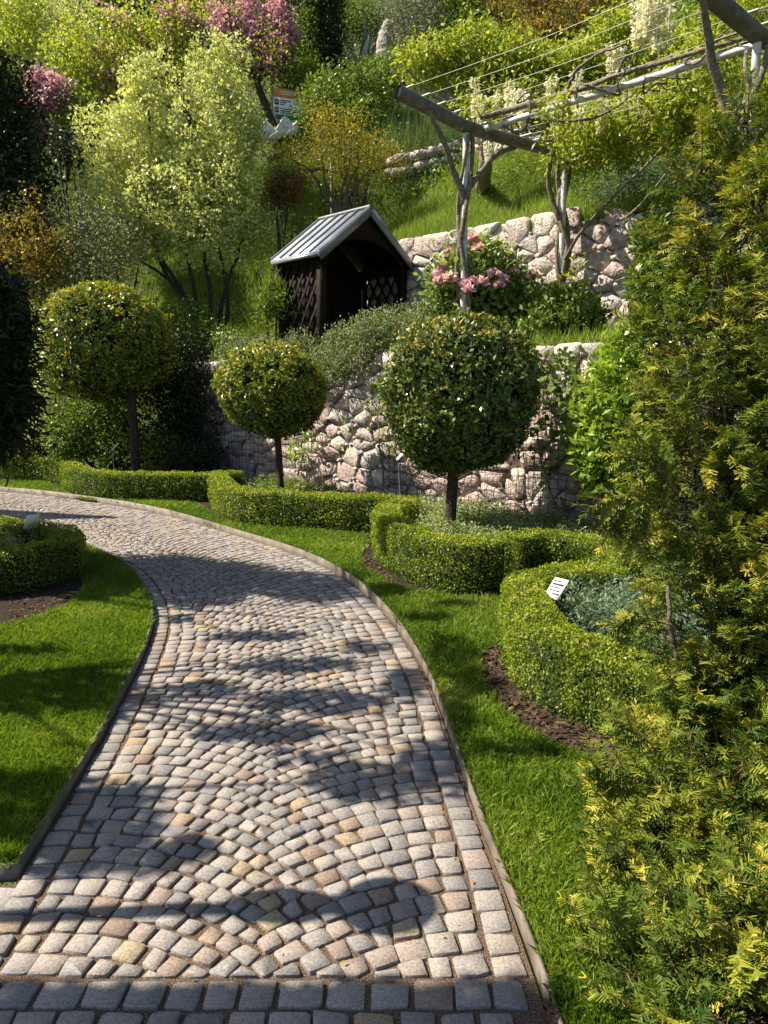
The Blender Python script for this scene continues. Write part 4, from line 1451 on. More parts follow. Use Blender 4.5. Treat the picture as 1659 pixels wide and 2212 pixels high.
plant("laurel_shrub", "bright yellow green large leaved laurel at the wall beside the yew", "shrub",
      [E(1320, 950, 6.9, 62, 110), E(1345, 830, 6.9, 60, 75), E(1380, 1000, 6.9, 60, 90), E(1390, 760, 7.0, 55, 50), E(1300, 1000, 6.8, 42, 60)], 'bright', 1500, 8, .085, .038, .13, .72, .25, .4, .75, base=(2.35, 6.9, .03), r0=.03, bark='bark')
plant("tall_weed", "tall green leafy stalks standing left of the dark arbour", "plant",
      [E(598, 640, 11.2, 20, 50), E(622, 655, 11.2, 18, 45), E(575, 670, 11.3, 22, 35)], 'green', 230, 7, .10, .022, .10, .5, .3, .5, .6, group="plants along the terrace")

# climbers on the wire mesh
def mesh_ivy(label, blobs, n, L, W, mat, stems):
    root = thing("wall_climber", label, "climber", (pt(6.8, b_on_wall(stems[0][0][0], 6.85, stems[0][0][1]), 0.05)), "climbers on the lower wall")
    mb = MB()
    for (px, py, rx, ry, w) in blobs:
        k = int(n * w)
        for _ in range(k):
            a = random.uniform(0, 6.28); r = math.sqrt(random.random())
            x, y = px + rx * r * math.cos(a), py + ry * r * math.sin(a)
            u, v = uv(x, y); dep = random.uniform(6.76, 6.9)
            z = dep / R2 / (u + CP + v * SP); P = at(x, y, z)
            j = random.randint(2, 4)
            D = nrm(rdir(j) + np.array([-.2, -.2, -.5])); N = nrm(np.array([-1, -1, .5]) + rdir(j) * .7)
            leaves(mb, P + rdir(j) * .02, D, N, L * rng.uniform(.5, 1.3, j), W * rng.uniform(.5, 1.3, j), rng.uniform(0, 1, j))
    mb.build("foliage", M[mat], root, kind="stuff")
    mb = MB()
    for ln in stems:
        P = []
        for x, y in ln:
            u, v = uv(x, y); z = 6.86 / R2 / (u + CP + v * SP); P.append(at(x, y, z))
        P = curve(np.array(P), 14); P += rng.normal(size=P.shape) * .012
        tube(mb, P, np.linspace(.012, .005, len(P)), 5)
    mb.build("stem", M['vine'], root, kind="stuff")


mesh_ivy("ivy with dark heart shaped leaves and reddish stems climbing the wire mesh", [(1210, 800, 80, 45, .35), (1220, 880, 80, 60, .35), (1190, 960, 60, 50, .12), (1215, 1040, 70, 60, .07), (1150, 800, 40, 40, .1), (1180, 770, 60, 25, .15)], 170, .075, .06, 'green',
         [[(1240, 1150), (1200, 1080), (1170, 1000), (1160, 900), (1190, 800)], [(1200, 1150), (1150, 1110), (1110, 1080), (1075, 1040)], [(1280, 1060), (1230, 1090), (1160, 1110), (1090, 1085)], [(1290, 900), (1240, 880), (1190, 900), (1150, 880)], [(1300, 1040), (1260, 1010), (1220, 960), (1200, 930)], [(1150, 1140), (1130, 1060), (1140, 990)]])
mesh_ivy("thin climber with fresh leaves behind the trunk of the smallest round tree", [(660, 960, 35, 40, .6), (640, 990, 15, 40, .3), (740, 940, 30, 40, .1)], 40, .09, .05, 'bright',
         [[(640, 1050), (650, 1000), (665, 940)], [(700, 1050), (690, 980), (720, 930)]])
mesh_ivy("sparse climber on the wall left of the largest round tree", [(820, 880, 30, 60, .7), (835, 960, 25, 30, .3)], 45, .085, .045, 'green',
         [[(900, 1100), (905, 1040), (915, 990)], [(860, 1090), (880, 1050), (905, 1030)], [(830, 1050), (820, 950), (815, 870)], [(905, 1035), (940, 1030), (985, 1020)]])

# --- variegated pittosporum with two peaks
ZP = 14.6
plant("variegated_shrub", "huge pale variegated shrub with two rounded peaks above the round trees", "shrub",
      [E(316, 185, ZP, 48, 62), E(468, 165, ZP, 54, 68), E(290, 300, ZP, 85, 85), E(462, 270, ZP, 72, 95), E(510, 290, ZP, 52, 75), E(262, 415, ZP, 74, 92), E(330, 470, ZP - .3, 85, 68), E(395, 400, ZP - .1, 72, 70), E(490, 420, ZP, 70, 85), E(445, 515, ZP - .2, 75, 48), E(300, 530, ZP - .1, 58, 36), E(545, 500, ZP + .2, 50, 70)],
      'pitto', 6300, 10, .072, .042, .12, .9, .42, .45, .9, z=ZP, base=T(440, 715)[0], r0=.055, r1=.02,
      stems=[[(430, 740), (405, 650), (350, 560), (310, 470), (300, 330)], [(440, 740), (420, 630), (400, 500), (410, 330)], [(450, 740), (455, 640), (440, 520), (470, 350), (468, 190)], [(470, 740), (480, 650), (510, 560), (540, 470)], [(425, 700), (390, 640), (340, 540), (330, 340), (318, 200)], [(490, 740), (490, 620), (470, 500), (500, 330)], [(478, 420), (474, 360), (480, 290)], [(600, 660), (605, 560), (600, 480), (590, 420)], [(420, 690), (370, 610), (300, 560)]])

# --- judas trees
def judas(label, z, trunk_lines, branch_lines, leaf_ells, nleaf, nfl, base, r0):
    root = thing("judas_tree", label, "tree", base, "judas trees in pink blossom")
    stems_mesh(z, trunk_lines, r0, r0 * .35, 7).build("trunk", M['barkd'], root, kind="stuff")
    stems_mesh(z, branch_lines, .05, .014, 5).build("branch", M['barkd'], root, kind="stuff")
    mb = MB()
    for ln in branch_lines:
        P = curve(np.array([at(q[0], q[1], z + (q[2] if len(q) > 2 else 0)) for q in ln]), 40)
        k = nfl
        i = rng.integers(len(P) // 5, len(P), k)
        C = P[i] + rng.normal(size=(k, 3)) * np.array([.12, .2, .12])
        per = 4
        C = np.repeat(C, per, 0) + rng.normal(size=(k * per, 3)) * .035
        leaves(mb, C, rdir(k * per), rdir(k * per), .10 * rng.uniform(.6, 1.3, k * per), .075 * rng.uniform(.6, 1.3, k * per), rng.uniform(0, 1, k * per))
    mb.build("blossom", M['pinkf'], root, kind="stuff")
    mb = MB(); foliage(mb, leaf_ells, nleaf, 6, .085, .075, .3, .5, .3, .1, 1.0)
    mb.build("foliage", M['lime' if 'low' not in label else 'green'], root, kind="stuff")


ZJ = 20.0
base = T(598, 318)[0]; zj = depth_of(base)
judas("pink blossoming judas tree with a leaning dark trunk beside the information board", zj, [[(606, 330), (588, 270), (568, 215), (556, 180), (545, 150)]],
      [[(556, 180), (530, 130), (480, 90), (430, 50)], [(556, 180), (540, 120), (500, 60), (490, 20)], [(550, 165), (545, 100), (540, 40), (535, -10)], [(556, 180), (575, 130), (600, 80), (620, 30)], [(556, 175), (600, 140), (620, 100), (635, 60)], [(540, 130), (560, 80), (580, 20)], [(530, 130), (470, 100), (420, 85)], [(575, 130), (610, 120), (625, 70)], [(520, 110), (505, 60), (450, 20)], [(560, 150), (585, 90), (600, 40), (605, 0)]],
      [E(590, 120, zj, 60, 70), E(520, 150, zj, 60, 40), E(480, 40, zj, 60, 40)], 420, 260, base, .17)
base = T(430, 330, 12)[0]; zj = min(depth_of(base), 19)
judas("wide judas tree with fresh green leaves and fading pink blossom behind the variegated shrub", zj, [[(420, 330), (405, 240), (380, 180), (350, 130)], [(405, 240), (430, 170), (440, 110)]],
      [[(380, 180), (320, 150), (260, 120), (200, 110)], [(350, 130), (300, 80), (260, 40), (230, 20)], [(440, 110), (420, 60), (400, 20)], [(440, 130), (460, 80), (470, 30)], [(350, 130), (370, 70), (360, 20)], [(420, 250), (330, 225), (240, 215), (170, 235)], [(330, 225), (260, 180), (180, 160)], [(420, 100), (410, 50), (350, 30)], [(405, 240), (420, 200), (435, 140)]],
      [E(250, 110, zj, 110, 60), E(340, 90, zj, 90, 70), E(190, 170, zj, 80, 55), E(200, 250, zj, 70, 45), E(330, 170, zj, 60, 50), E(400, 80, zj, 60, 60), E(150, 110, zj, 60, 50)], 1700, 110, base, .16)
judas("low pink judas branch hanging at the edge of the dark tree", 17.5, [[(150, 330), (135, 280), (120, 240)]],
      [[(120, 240), (80, 220), (45, 250)], [(120, 240), (90, 190), (85, 165)], [(110, 235), (75, 250), (50, 275)], [(120, 240), (115, 210), (130, 180)], [(110, 300), (95, 285), (80, 290)]],
      [E(160, 230, 17.5, 40, 40), E(140, 290, 17.5, 40, 30)], 160, 330, T(150, 345)[0], .07)

# --- the rest of the slope, back to front
plant("cypress", "dark columnar cypress rising out of the picture behind the sign", "tree", [E(672, 60, 23, 27, 190, 27), E(708, 70, 23, 30, 190, 30), E(690, 40, 23, 42, 200, 40)], 'dark', 3200, 9, .10, .04, .22, .8, .12, 1.0, .5, z=23, base=T(690, 230)[0], stems=[[(695, 260), (692, 100), (690, -50)]], r0=.25, r1=.15, group=SH)
plant("ivy_cover", "light green climbing leaves covering the left half of the cypress", "climber", [E(665, 90, 22.6, 26, 110, 20), E(672, 180, 22.5, 30, 50)], 'green', 700, 8, .09, .05, .2, .75, .2, group=SH, trunk=False)
ag_c, zz_ = T(778, 165)
ag = thing("agave", "spiky blue grey agave with long pointed leaves on the upper slope", "plant", ag_c)
for k in range(34):
    a = random.uniform(0, 6.28); el = random.uniform(.15, 1.35); L_ = random.uniform(.8, 1.5) * zz_ / 21
    d = np.array([math.cos(a) * math.cos(el), math.sin(a) * math.cos(el), math.sin(el)])
    s = nrm(np.cross(d, [0, 0, 1])); dn = np.cross(s, d)
    V = []; n = 6
    for q in range(n):
        t = q / (n - 1); w = .085 * (1 - t) ** .7 * (1 + .6 * math.sin(t * 3.1)) + .003
        c = ag_c + [0, 0, .12] + d * L_ * t + np.array([0, 0, -.22]) * (t ** 2) * math.cos(el) * L_
        V += [c - s * w + dn * -.02, c - dn * .035 * (1 - t), c + s * w + dn * -.02]
    F = []
    for q in range(n - 1):
        for r in range(2): F.append([3 * q + r, 3 * q + r + 1, 3 * q + 4 + r, 3 * q + 3 + r])
    mb = MB(); mb.add(V, F, random.random()); mb.build("leaf", M['agave'], ag)


def boulder(label, px, py, z, rx, ry):
    c = at(px, py, z); s = z / FP
    me_ = bmesh_ico(3); V = me_[0]
    K = rng.normal(size=(6, 3)) * np.array([1.5, 2, 2.6, 3.6, 5, 8])[:, None]; ph = rng.uniform(0, 6.28, 6)
    V = V * (1 + (np.cos(V @ K.T + ph) @ np.array([.1, .1, .08, .06, .04, .025])))[:, None]
    mb = MB(); mb.add(c + V * np.array([rx * s, rx * s, ry * s]), me_[1])
    tag(mb.build("boulder", M['rock']), label, "rock", "boulders on the slope")


def bmesh_ico(n):
    import bmesh
    bm = bmesh.new(); bmesh.ops.create_icosphere(bm, subdivisions=n, radius=1)
    V = np.array([v.co[:] for v in bm.verts]); bm.verts.index_update()
    F = np.array([[v.index for v in f.verts] for f in bm.faces]); bm.free()
    return V, F


boulder("tall grey speckled rock beside the agave", 838, 125, 22.5, 34, 75)
boulder("flat pale boulder below the agave", 800, 185, 21, 50, 22)
boulder("grey boulder above the low wall beside the pale pole", 470, 215, 19.5, 40, 22)

plant("olive_bush", "silvery olive bush beside the tall grey rock", "shrub", [E(900, 60, 21, 62, 62), E(950, 80, 21, 55, 65), E(870, 20, 21.5, 50, 40), E(930, 20, 21.3, 60, 50)], 'olive', 2000, 9, .085, .022, .25, .75, .2, group=SH)
plant("photinia_bush", "dense orange brown leaved bush at the top above the wisteria", "shrub", [E(1120, 45, 20.5, 85, 70), E(1220, 40, 20, 95, 75), E(1310, 60, 19.5, 60, 65), E(1190, 95, 19.5, 90, 45)], 'orange', 3200, 9, .095, .045, .26, .75, .2, group=SH)
plant("green_bush", "mid green bush between the silvery olive and the orange brown bush", "shrub", [E(1020, 50, 20.5, 55, 75), E(1030, 110, 19.5, 60, 40), E(990, 0, 21, 60, 40)], 'green', 1500, 9, .10, .05, .26, .75, .2, group=SH)
plant("green_bush", "bright green shrub just behind the orange leaved multi-stemmed tree", "shrub", [E(735, 200, 18.5, 70, 42), E(700, 230, 18, 50, 40), E(800, 195, 18.5, 60, 40), E(850, 160, 19, 55, 38), E(770, 250, 17.8, 55, 30)], 'green', 1800, 9, .08, .045, .22, .75, .22, group=SH)
plant("pomegranate", "orange and gold leaved multi-stemmed tree behind the arbour roof", "tree", [E(640, 340, 15, 62, 38), E(710, 300, 15, 52, 70), E(770, 320, 15.1, 58, 75), E(820, 350, 15, 55, 42), E(740, 380, 15, 70, 30), E(690, 250, 15.2, 28, 40), E(870, 345, 15, 28, 14)],
      'gold', 1300, 8, .045, .024, .24, .5, .3, .35, .9, z=15, base=T(730, 470, 12)[0], r0=.045, r1=.014, bark='bark', group=SH,
      stems=[[(735, 470), (700, 420), (670, 370), (630, 345)], [(738, 470), (735, 420), (755, 350), (760, 280)], [(742, 470), (750, 410), (775, 350), (800, 320)], [(746, 470), (748, 430), (745, 360), (720, 270)], [(765, 470), (768, 400), (775, 330), (780, 270)], [(735, 470), (720, 430), (700, 380), (690, 260)], [(740, 440), (790, 380), (860, 350)], [(670, 370), (690, 365), (730, 375)]])
plant("russet_bush", "small russet leaved bush left of the arbour roof", "shrub", [E(625, 405, 14.9, 35, 30), E(600, 420, 15, 30, 30)], 'russet', 500, 8, .05, .028, .16, .7, .3, group=SH)
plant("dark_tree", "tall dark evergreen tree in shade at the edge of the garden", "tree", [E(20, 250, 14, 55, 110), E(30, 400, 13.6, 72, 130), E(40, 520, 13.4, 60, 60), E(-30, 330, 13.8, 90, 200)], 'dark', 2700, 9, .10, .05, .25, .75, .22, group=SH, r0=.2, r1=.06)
plant("rust_bush", "rusty orange and green bush below the dark evergreen tree", "shrub", [E(30, 530, 12.9, 70, 70), E(50, 600, 12.8, 80, 60), E(75, 480, 13, 30, 60), E(95, 560, 12.8, 50, 60)], 'orange', 1500, 9, .055, .028, .17, .65, .3, group=SH, r0=.03)
plant("grey_bush", "grey green open bush between the rusty bush and the variegated shrub", "shrub", [E(170, 500, 13.4, 65, 70), E(230, 540, 13.3, 80, 60), E(150, 580, 13.2, 60, 50), E(200, 610, 13.1, 70, 45)], 'grey', 1600, 9, .05, .026, .17, .65, .3, z=13.4, base=T(240, 690, 11)[0], stems=[[(250, 690), (230, 620), (190, 560), (160, 500)], [(255, 690), (255, 600), (240, 530)], [(260, 690), (290, 620), (300, 570)]], r0=.03, r1=.01, group=SH)
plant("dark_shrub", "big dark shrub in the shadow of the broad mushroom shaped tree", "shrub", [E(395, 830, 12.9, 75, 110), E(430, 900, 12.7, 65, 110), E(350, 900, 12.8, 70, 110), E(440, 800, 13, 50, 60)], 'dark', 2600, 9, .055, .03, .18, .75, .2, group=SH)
plant("green_shrub", "sunlit green shrub on the bank above the dark shrub", "shrub", [E(400, 700, 13.8, 55, 40), E(440, 740, 13.5, 60, 40), E(500, 760, 13, 50, 45), E(350, 690, 14, 40, 30)], 'green', 1300, 9, .055, .028, .16, .7, .25, group=SH)
plant("variegated_bush", "pale variegated bush behind the white plant labels", "shrub", [E(105, 820, 13.0, 50, 80), E(95, 900, 12.9, 50, 60), E(130, 740, 13.2, 40, 60)], 'pitto', 1100, 9, .055, .03, .17, .75, .25, group=SH)
plant("green_shrub", "leafy green shrub under the crown of the broad mushroom shaped tree", "shrub", [E(190, 920, 12.7, 55, 70), E(235, 900, 12.8, 45, 75), E(150, 950, 12.6, 50, 50), E(260, 960, 12.6, 50, 45), E(350, 980, 12.4, 45, 40)], 'green', 1700, 9, .06, .034, .17, .72, .22, group=SH)
plant("low_shrub", "low dark green shrub at the foot of the wall, behind the lit hedge", "shrub", [E(40, 950, 13.2, 70, 40), E(420, 990, 12.0, 55, 35)], 'dark', 700, 9, .05, .028, .15, .7, .25, group=SH)
plant("yellow_bush", "yellow green flowering bush at the top corner of the slope", "shrub", [E(35, 60, 21, 55, 50), E(20, 110, 20.5, 50, 40), E(60, 20, 21.5, 40, 35)], 'lime', 1100, 9, .08, .045, .24, .75, .25, group=SH)
plant("variegated_bush", "pale variegated bush beside the yellow green flowering bush", "shrub", [E(130, 80, 21.5, 45, 55), E(100, 130, 21, 40, 40), E(150, 30, 22, 55, 40)], 'pitto', 900, 9, .075, .04, .24, .75, .25, group=SH)
plant("olive_bush", "small silvery olive behind the low pink judas branch", "shrub", [E(110, 185, 19.5, 55, 40), E(150, 210, 19, 45, 35)], 'olive', 800, 9, .075, .025, .22, .7, .25, group=SH)
for (px, py, z, rx, ry, mat, lab) in [(250, 10, 25, 110, 45, 'dark', "dark shrub at the very top behind the wide judas tree"), (400, -10, 26, 100, 40, 'russet', "russet shrub at the very top between the judas trees"), (760, 30, 25, 55, 50, 'green', "leafy green shrub between the cypress and the tall grey rock"), (620, 20, 26, 60, 60, 'dark', "dark shrub behind the judas tree beside the sign"), (1400, 20, 20, 90, 60, 'green', "green shrub at the top behind the hanging white flowers"), (1560, 60, 17, 110, 90, 'green', "green shrub behind the thick pergola stems"), (1450, 130, 17.5, 90, 50, 'lime', "yellow green shrub behind the upper wisteria"), (528, 262, 20.5, 34, 30, 'green', "green shrub at the foot of the leaning judas trunk"), (180, 320, 17, 60, 35, 'dark', "low dark shrub by the pale rubble wall"), (640, 160, 22, 40, 40, 'green', "small green shrub at the foot of the cypress")]:
    plant("hill_shrub", lab, "shrub", [E(px, py, z, rx, ry), E(px + rx * .5, py + ry * .4, z - .3, rx * .6, ry * .6), E(px - rx * .5, py + ry * .3, z - .2, rx * .6, ry * .6)], mat, int(rx * ry / 4.6), 9, .08, .042, .26, .75, .22, group=SH)
spikes("lavender_bank", lambda n: (lambda Q: np.c_[Q[:, :2], hill_h(Q[:, 0], Q[:, 1])])(T(1400, 430)[0] + rng.normal(size=(n, 3)) * np.array([.35, .35, 0])), 700, .55, .012, 26, M['blue'], spread=.035)
spikes("lavender_bank", lambda n: (lambda Q: np.c_[Q[:, :2], hill_h(Q[:, 0], Q[:, 1])])(T(1530, 320)[0] + rng.normal(size=(n, 3)) * np.array([.5, .5, 0])), 900, .6, .012, 26, M['grey'], spread=.035)
spikes("lavender_bank", lambda n: (lambda Q: np.c_[Q[:, :2], hill_h(Q[:, 0], Q[:, 1])])(T(1300, 420)[0] + rng.normal(size=(n, 3)) * np.array([.3, .3, 0])), 300, .4, .014, 20, M['green'], spread=.04)
spikes("lavender_bank", lambda n: (lambda Q: np.c_[Q[:, :2], hill_h(Q[:, 0], Q[:, 1])])(T(1110, 400)[0] + rng.normal(size=(n, 3)) * np.array([.5, .4, 0])), 500, .4, .014, 20, M['green'], spread=.045)

# --- wisteria
def helix(a, b, z0_, z1, r, turns, ph):
    t = np.linspace(0, 1, 40)
    c = np.array([bp(b + 5.5, (a - 7.14) * 1.03) * [1, 1, 0] + [0, 0, z0_ + (z1 - z0_) * q] for q in t])
    g = ph + turns * 2 * np.pi * t
    return c + np.stack([np.cos(g) * r, np.sin(g) * r, 0 * t], 1) * (1 + .25 * np.sin(7 * t + ph))[:, None]


def raceme(mb, top, L_, r=.075, n=90):
    tube(mb, [top, top - [0, 0, L_ * .5], top - [0, 0, L_ * .95]], .012, 4)
    t = rng.uniform(0, 1, n) ** .9
    a = rng.uniform(0, 6.28, n); rr = r * (1 - .75 * t) * rng.uniform(.3, 1, n)
    P = top + np.stack([np.cos(a) * rr, np.sin(a) * rr, -t * L_], 1)
    D = np.stack([np.cos(a), np.sin(a), rng.uniform(-.6, .3, n)], 1)
    leaves(mb, P, D, rdir(n), .045 * rng.uniform(.7, 1.3, n), .038, np.clip(rng.uniform(.2, 1, n), 0, 1))


ws = thing("wisteria", "white flowering wisteria twisting up the pergola posts and pipes", "climber", [.951, 9.16, 2.0], "wisterias")
B1, B2 = -5.5, -2.32


def wp(a, b, z):
    return bp(b - B1, (a - 7.14) * 1.03, 0) * [1, 1, 0] + [0, 0, z]

for (a, b, z0_) in ((7.14, B1, 2.0), (8.66, B1, 2.3), (7.14, B2, 2.0), (8.66, B2, 2.3)):
    mb = MB()
    for k in range(3):
        H_ = helix(a, b, z0_, 4.5, .075, random.uniform(1.0, 1.8) * random.choice([1, 1, -1]), k * 2.1)
        tube(mb, H_, np.linspace(.045, .026, 40) * random.uniform(.6, 1.05), 6)
    mb.build("trunk", M['vine'], ws, kind="stuff")
mb = MB()
def wob(P, n=26, s=.05):
    P = curve(np.array(P), n); return P + np.cumsum(rng.normal(size=P.shape) * s * .25, 0) * .4
for ln, r in ([[wp(7.14, B1, 3.75), wp(6.95, B1, 4.1), wp(6.75, B1 + .03, 4.4), wp(6.55, B1 + .05, 4.62)], .05], [[wp(7.14, B1, 3.9), wp(7.5, B1, 4.3), wp(8.0, B1 - .05, 4.55)], .045],
              [[wp(8.66, B1, 3.6), wp(8.4, B1, 4.2), wp(8.2, B1 + .3, 4.6)], .04], [[wp(7.25, B1 + .1, 4.7), wp(7.35, B1 + 1, 4.72), wp(7.2, B1 + 2, 4.68), wp(7.3, B2, 4.72)], .035],
              [[wp(8.66, B1, 3.2), wp(8.5, B1 + .5, 3.6), wp(8.3, B1 + 1.1, 3.9), wp(8.2, B1 + 1.6, 4.15), wp(8.4, B1 + 1.75, 4.6)], .025], [[wp(8.42, B1 + .75, 3.72), wp(8.2, B1 + 1.2, 3.55), wp(8.0, B1 + 1.7, 3.75), wp(8.1, B1 + 2.1, 4.3), wp(8.3, B1 + 2.2, 4.6)], .02],
              [[wp(8.7, B1 + .4, 4.7), wp(8.75, B1 + 1.4, 4.75), wp(8.6, B2, 4.7)], .028], [[wp(7.2, B2, 3.6), wp(7.6, B2 - .4, 4.0), wp(8.0, B2 - .7, 4.6)], .04], [[wp(7.14, B2, 3.4), wp(6.7, B2 - .1, 4.2), wp(6.3, B2, 4.7)], .055], [[wp(7.14, B2, 3.5), wp(7.6, B2 + .2, 4.3), wp(8.2, B2 + .4, 4.7)], .05],
              [[wp(7.5, B1 + .2, 4.72), wp(7.9, B1 + .9, 4.6), wp(8.2, B1 + 1.3, 4.9)], .022], [[wp(7.3, B1 + 1.2, 4.72), wp(6.9, B1 + 1.7, 4.75), wp(6.7, B1 + 2.3, 4.72)], .02], [[wp(8.2, B1, 4.6), wp(8.8, B1 + .1, 4.8), wp(9.2, B1 + .4, 5.1)], .02]):
    P = wob(ln); tube(mb, P, np.linspace(r, r * .5, len(P)), 6)
mb.build("branch", M['vine'], ws, kind="stuff")
mb = MB()
foliage(mb, [(wp(8.3, B1 + .7, 4.65), (.45, .45, .22)), (wp(8.6, B1 + 1.5, 4.6), (.6, .5, .3)), (wp(8.7, B1 + 2.3, 4.65), (.6, .5, .32)), (wp(8.2, B1 + 1.9, 4.75), (.5, .5, .25)), (wp(8.9, B1 + .4, 4.55), (.35, .35, .25)), (wp(9.0, B1 + 1.9, 4.3), (.5, .5, .35)), (wp(8.6, B2 + .6, 4.8), (.7, .6, .35)), (wp(7.7, B1 + 2.4, 4.85), (.35, .35, .2)), (wp(8.7, B1 + .1, 2.95), (.12, .12, .3)), (wp(7.2, B1 + .05, 4.8), (.2, .2, .12))],
        1500, 9, .075, .03, .17, .5, .3, -.15, .8)
mb.build("foliage", M['lime'], ws, kind="stuff")
mb = MB()
for _ in range(26):
    s0, t0 = random.uniform(-.1, 4.0), random.choice([.22, 1.48, random.uniform(-.3, 1.7)])
    P = [bp(s0, t0, .06)]
    for q in range(4):
        s0 += random.uniform(-.1, .5); t0 += random.uniform(-.22, .22)
        P.append(bp(s0, t0, random.uniform(-.12, .22)))
    P = wob(P, 20, .04); tube(mb, P, np.linspace(.016, .006, len(P)), 5)
mb.build("twining_shoot", M['vine'], ws, kind="stuff")
mb = MB(); el_ = []
for _ in range(80):
    s0 = random.uniform(-.1, 4.6); t0 = random.choice([random.uniform(.9, 1.8), random.uniform(.1, 1.8), random.uniform(1.2, 1.9)])
    el_.append((bp(s0, t0, random.uniform(-.15, .2)), (random.uniform(.12, .26), random.uniform(.12, .26), random.uniform(.08, .18))))
foliage(mb, el_, 1650, 7, .078, .03, .15, .4, .3, -.25, .8)
mb.build("foliage", M['lime'], ws, kind="stuff")
wu = thing("wisteria", "tall yellow green wisteria on the slope behind the pergola", "climber", T(1042, 405)[0], "wisterias")
ZW = 11.8
mb = MB()
tr0 = T(1042, 405)[0]
for k in range(5):
    P = wob([tr0 + rdir(1)[0] * .08 - [0, 0, .2], at(1045 + random.uniform(-8, 8), 370, ZW), at(1050 + random.uniform(-12, 12), 300, ZW), at(1040 + random.uniform(-90, 140), 190, ZW)], 20, .06)
    tube(mb, P, np.linspace(.10, .04, len(P)), 7)
mb.build("trunk", M['vine'], wu, kind="stuff")
mb = MB()
for ln in ([(1050, 300), (980, 240), (920, 190), (880, 150)], [(1050, 290), (1100, 210), (1180, 180), (1260, 190)], [(1050, 290), (1080, 200), (1050, 140)], [(1180, 180), (1280, 150), (1360, 110)], [(1260, 190), (1330, 200), (1420, 190)], [(1360, 110), (1420, 80), (1500, 80)]):
    P = wob([at(x, y, ZW - .2 * k) for k, (x, y) in enumerate(ln)], 20, .05); tube(mb, P, np.linspace(.04, .015, len(P)), 6)
mb.build("branch", M['vine'], wu, kind="stuff")
mb = MB()
foliage(mb, [E(905, 135, ZW, 42, 38), E(960, 120, ZW, 50, 36), E(1030, 115, ZW, 60, 45), E(1100, 130, ZW - .2, 60, 48), E(1165, 165, ZW - .2, 60, 45), E(1230, 150, ZW - .4, 60, 48), E(1290, 130, ZW - .4, 55, 45), E(1345, 65, ZW - .6, 55, 42), E(1350, 160, ZW - .6, 60, 45), E(1430, 150, ZW - .8, 60, 50), E(1500, 90, ZW - .8, 65, 50), E(1530, 190, ZW - .8, 60, 50), E(1120, 230, ZW - .4, 70, 40), E(1250, 250, ZW - .6, 90, 40), E(1350, 240, ZW - .8, 70, 40), E(1600, 60, ZW - 1, 60, 60), E(1040, 190, ZW - .1, 50, 30)],
        3600, 9, .095, .036, .2, .6, .3, -.2, .8)
mb.build("foliage", M['lime'], wu, kind="stuff")
for (x, y, y2, z) in [(1026, 170, 250, 11), (1100, 175, 225, 10.8), (1112, 190, 240, 10.6), (1122, 200, 240, 10.6), (1232, 180, 235, 10.4), (1246, 150, 235, 10.2), (1262, 190, 235, 10.2), (1322, 95, 150, 9.6), (1336, 100, 150, 9.6), (1378, -10, 85, 8.8), (1396, 10, 90, 8.8), (1402, -20, 60, 8.6), (1422, 10, 98, 8.6), (1430, -10, 80, 8.6), (1448, 10, 95, 8.7), (1360, 195, 250, 10), (1480, 175, 230, 9.6), (1056, 300, 345, 11.2), (1074, 195, 240, 11), (1275, 270, 320, 9.8), (1390, 0, 70, 8.7), (1040, 205, 262, 9.6), (1130, 200, 262, 9.4), (1200, 215, 270, 9.2), (1255, 190, 262, 9.2), (1345, 150, 225, 9.0), (1470, 150, 215, 8.6), (1300, 215, 280, 9.0), (1190, 165, 225, 9.8)]:
    mb = MB(); L_ = (y2 - y) * z / FP
    raceme(mb, at(x, y, z - .7), L_, .07, int(60 + 170 * L_))
    mb.build("flower_cluster", M['white'], wu)

# --- yew in the foreground
yw = thing("yew", "tall feathery green and gold yew shrub close to the camera, beside the lawn", "shrub", (1.25, 2.6, .03))
stem_lines = [([(1600, 2150, .15), (1530, 1800, .1), (1490, 1560, 0), (1455, 1380, -.05), (1440, 1250, 0)], .018), ([(1640, 2100, .2), (1600, 1700, .15), (1560, 1500, .1), (1590, 1300, .1), (1610, 1000, .1), (1620, 600, .1), (1630, 330, .1)], .028),
              ([(1590, 2200, 0), (1480, 1950, -.1), (1460, 1850, -.12), (1470, 1720, -.1)], .012), ([(1490, 1560, 0), (1540, 1450, .05), (1570, 1380, .1)], .016), ([(1600, 1500, .1), (1500, 1250, .1), (1440, 1120, .05), (1400, 1060, 0), (1370, 1000, 0)], .012), ([(1620, 1200, .1), (1560, 950, .1), (1500, 800, .1), (1470, 690, .1)], .014), ([(1640, 900, .1), (1590, 700, .1), (1540, 560, .1), (1520, 470, .1)], .014), ([(1610, 1000, .1), (1560, 900, 0), (1450, 860, -.05)], .009)]
mb = MB(); limbs = []
for ln, r in stem_lines:
    P = curve(np.array([at(x, y, 2.65 + dz) for x, y, dz in ln]), 26); P += rng.normal(size=P.shape) * .004
    tube(mb, P, np.linspace(r, r * .35, len(P)), 7); limbs.append(P)
mb.build("stem", M['bark'], yw, kind="stuff")
